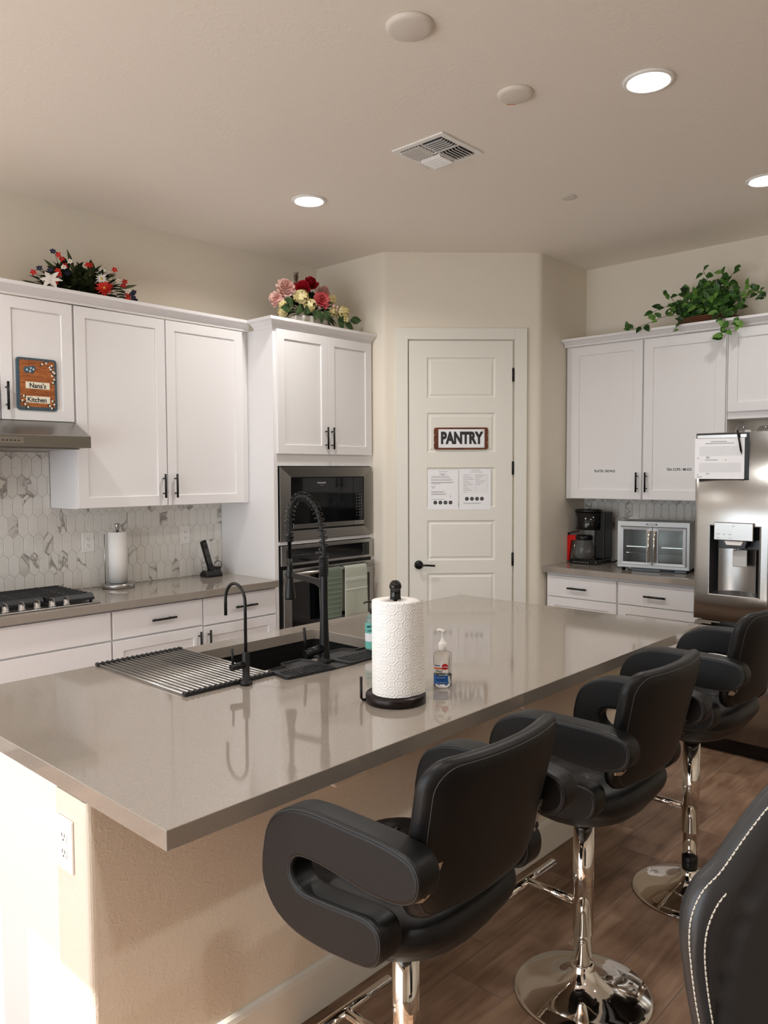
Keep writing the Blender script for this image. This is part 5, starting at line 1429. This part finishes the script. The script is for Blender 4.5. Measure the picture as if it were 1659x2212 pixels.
# ================================================================ chair at the lower right
Cc = Vector((4.7059, -2.3873, 0)); DD = 1.05
CF = Vector((-.67932988, .73383302, 0)); CR = Vector((.73383302, .67932988, 0))
GLEATH = mat('dark grey chair leather', (.030, .030, .031), rough=.36, spec=.5, bump=(240, .10))
left = [(.650, 1.262), (.600, 1.250), (.560, 1.232), (.526, 1.204), (.489, 1.155), (.455, 1.106), (.427, 1.076), (.412, 1.043), (.408, 1.010), (.411, .971), (.420, .917), (.430, .869), (.445, .80), (.455, .72), (.462, .64), (.475, .56), (.51, .505), (.58, .49)]
ac = .650
ol = left + [(2*ac-a, z) for a, z in reversed(left[1:])]
ol = [(p.x, p.y) for p in catmull([(a, z, 0) for a, z in ol] + [(ol[0][0], ol[0][1], 0)], 4)][:-1]
def cmp_(a, z, h):
    da = (a-ac)/.24; r = math.hypot(da, (z-.88)/.38)
    dep = DD + .05*(1-min(1, r*r)) - h*1.25
    if h > 0: dep += .010*math.exp(-((min(1, math.hypot(da, (z-.88)/.39))-.80)/.02)**2)
    return Cc + CR*a + CF*dep + Vector((0, 0, z))
t = thing('side_chair', 'charcoal leather chair with white double stitching at the lower right corner', 'chair', tuple(Cc+CR*ac+CF*(DD-.28)))
rg = tuple(i/20 for i in range(18)) + (.88, .91, .94, .965, .985, .996, 1.0)
bk = obj('backrest', pillow(ol, .06, cmp_, (ac, .88), rg), GLEATH, t)
def stitches(k, gap, ln, rad, i0, i1, h=.03):
    P_ = [Vector(cmp_(ac+(a-ac)*k, .88+(z-.88)*k, h)) for a, z in ol]; mb = MB()
    P_ = P_[i0:i1]; acc = 0; seg = []
    pos = 0; L_ = [0]
    for i in range(1, len(P_)): L_.append(L_[-1]+(P_[i]-P_[i-1]).length)
    def at(s):
        for i in range(1, len(P_)):
            if L_[i] >= s: return P_[i-1].lerp(P_[i], (s-L_[i-1])/max(1e-9, L_[i]-L_[i-1]))
        return P_[-1]
    s = 0
    while s+ln < L_[-1]: mb.tube([at(s), at(s+ln*.5)-CF*.0012, at(s+ln)], rad, 6); s += ln+gap
    return mb
nn = len(ol)
st1 = stitches(.975, .0016, .0068, .0012, 0, nn-1, .03*(1-.975**9)**.5); st2 = stitches(.90, .0016, .0068, .0012, 22, nn-24, .03*(1-.90**9)**.5)
obj('stitching', join(st1, st2), THREAD, bk)
# seat and legs
mb = MB(); sc = Cc + CR*ac + CF*(DD-.30)
sp = lambda a, b, z: sc + CR*a + CF*b + Vector((0, 0, z))
ol_s = [(.235*math.copysign(abs(math.cos(q))**.55, math.cos(q)), .235*math.copysign(abs(math.sin(q))**.55, math.sin(q))) for q in [2*PI*i/40 for i in range(40)]]
obj('seat', pillow(ol_s, .09, lambda a, b, h: sp(a, b, .455+h)), GLEATH, t)
for a in (-.19, .19):
    for b in (-.19, .19): obj('leg', MB().cyl(sp(a, b, .001), sp(a*.95, b*.95, .42), .014, 12, r2=.02), BLACK, t)
for a in (-.16, .16): obj('back_support', MB().cyl(sp(a, .20, .42), sp(a, .305, .60), .012, 10), BLACK, t)

# ================================================================ camera, light, world
cam = bpy.data.cameras.new('camera'); co = bpy.data.objects.new('camera', cam); COL.objects.link(co)
cam.sensor_fit = 'HORIZONTAL'; cam.sensor_width = 36; cam.lens = 1684.9/1659*36; cam.clip_start = .05
p, r, y = math.radians(2.9859), math.radians(-.2463), math.radians(42.7913)
fwd = Vector((-math.sin(y)*math.cos(p), math.cos(y)*math.cos(p), -math.sin(p))); rt = Vector((math.cos(y), math.sin(y), 0)); up = rt.cross(fwd)
r2 = rt*math.cos(r)+up*math.sin(r); u2 = up*math.cos(r)-rt*math.sin(r)
M = Matrix.Identity(4)
for i in range(3): M[i][0] = r2[i]; M[i][1] = u2[i]; M[i][2] = -fwd[i]
M.translation = Vector((4.7059, -2.3873, 1.6416)); co.matrix_world = M
SC.camera = co

w = bpy.data.worlds.new('World'); SC.world = w; w.use_nodes = True
bg = w.node_tree.nodes['Background']; bg.inputs[0].default_value = (.86, .93, 1, 1); bg.inputs[1].default_value = 4.2
S = bpy.data.lights.new('sun', 'SUN'); S.energy = 13; S.angle = math.radians(.8); S.color = (1, .93, .83)
so = bpy.data.objects.new('sun', S); COL.objects.link(so)
so.rotation_euler = Vector((0.0, 1, -.675)).to_track_quat('-Z', 'Y').to_euler()
PA = bpy.data.lights.new('window_portal', 'AREA'); PA.shape = 'RECTANGLE'; PA.size = 1.83; PA.size_y = 2.45; PA.cycles.is_portal = True
po = bpy.data.objects.new('window_portal', PA); COL.objects.link(po); po.location = (3.51, -4.72, 1.27); po.rotation_euler = (math.radians(90), 0, 0)
PB = PA.copy(); PB.size = 2.05; pb = bpy.data.objects.new('window_portal', PB); COL.objects.link(pb); pb.location = (1.4, -4.72, 1.27); pb.rotation_euler = (math.radians(90), 0, 0)
SC.view_settings.view_transform = 'Standard'; SC.view_settings.look = 'None'; SC.view_settings.gamma = 1; SC.view_settings.use_curve_mapping = False
SC.view_settings.exposure = 0.2
SC.cycles.max_bounces = 10; SC.cycles.diffuse_bounces = 5; SC.cycles.glossy_bounces = 5; SC.cycles.transmission_bounces = 8
SC.cycles.sample_clamp_indirect = 6; SC.cycles.caustics_reflective = False; SC.cycles.caustics_refractive = False
SC.cycles.use_denoising = True
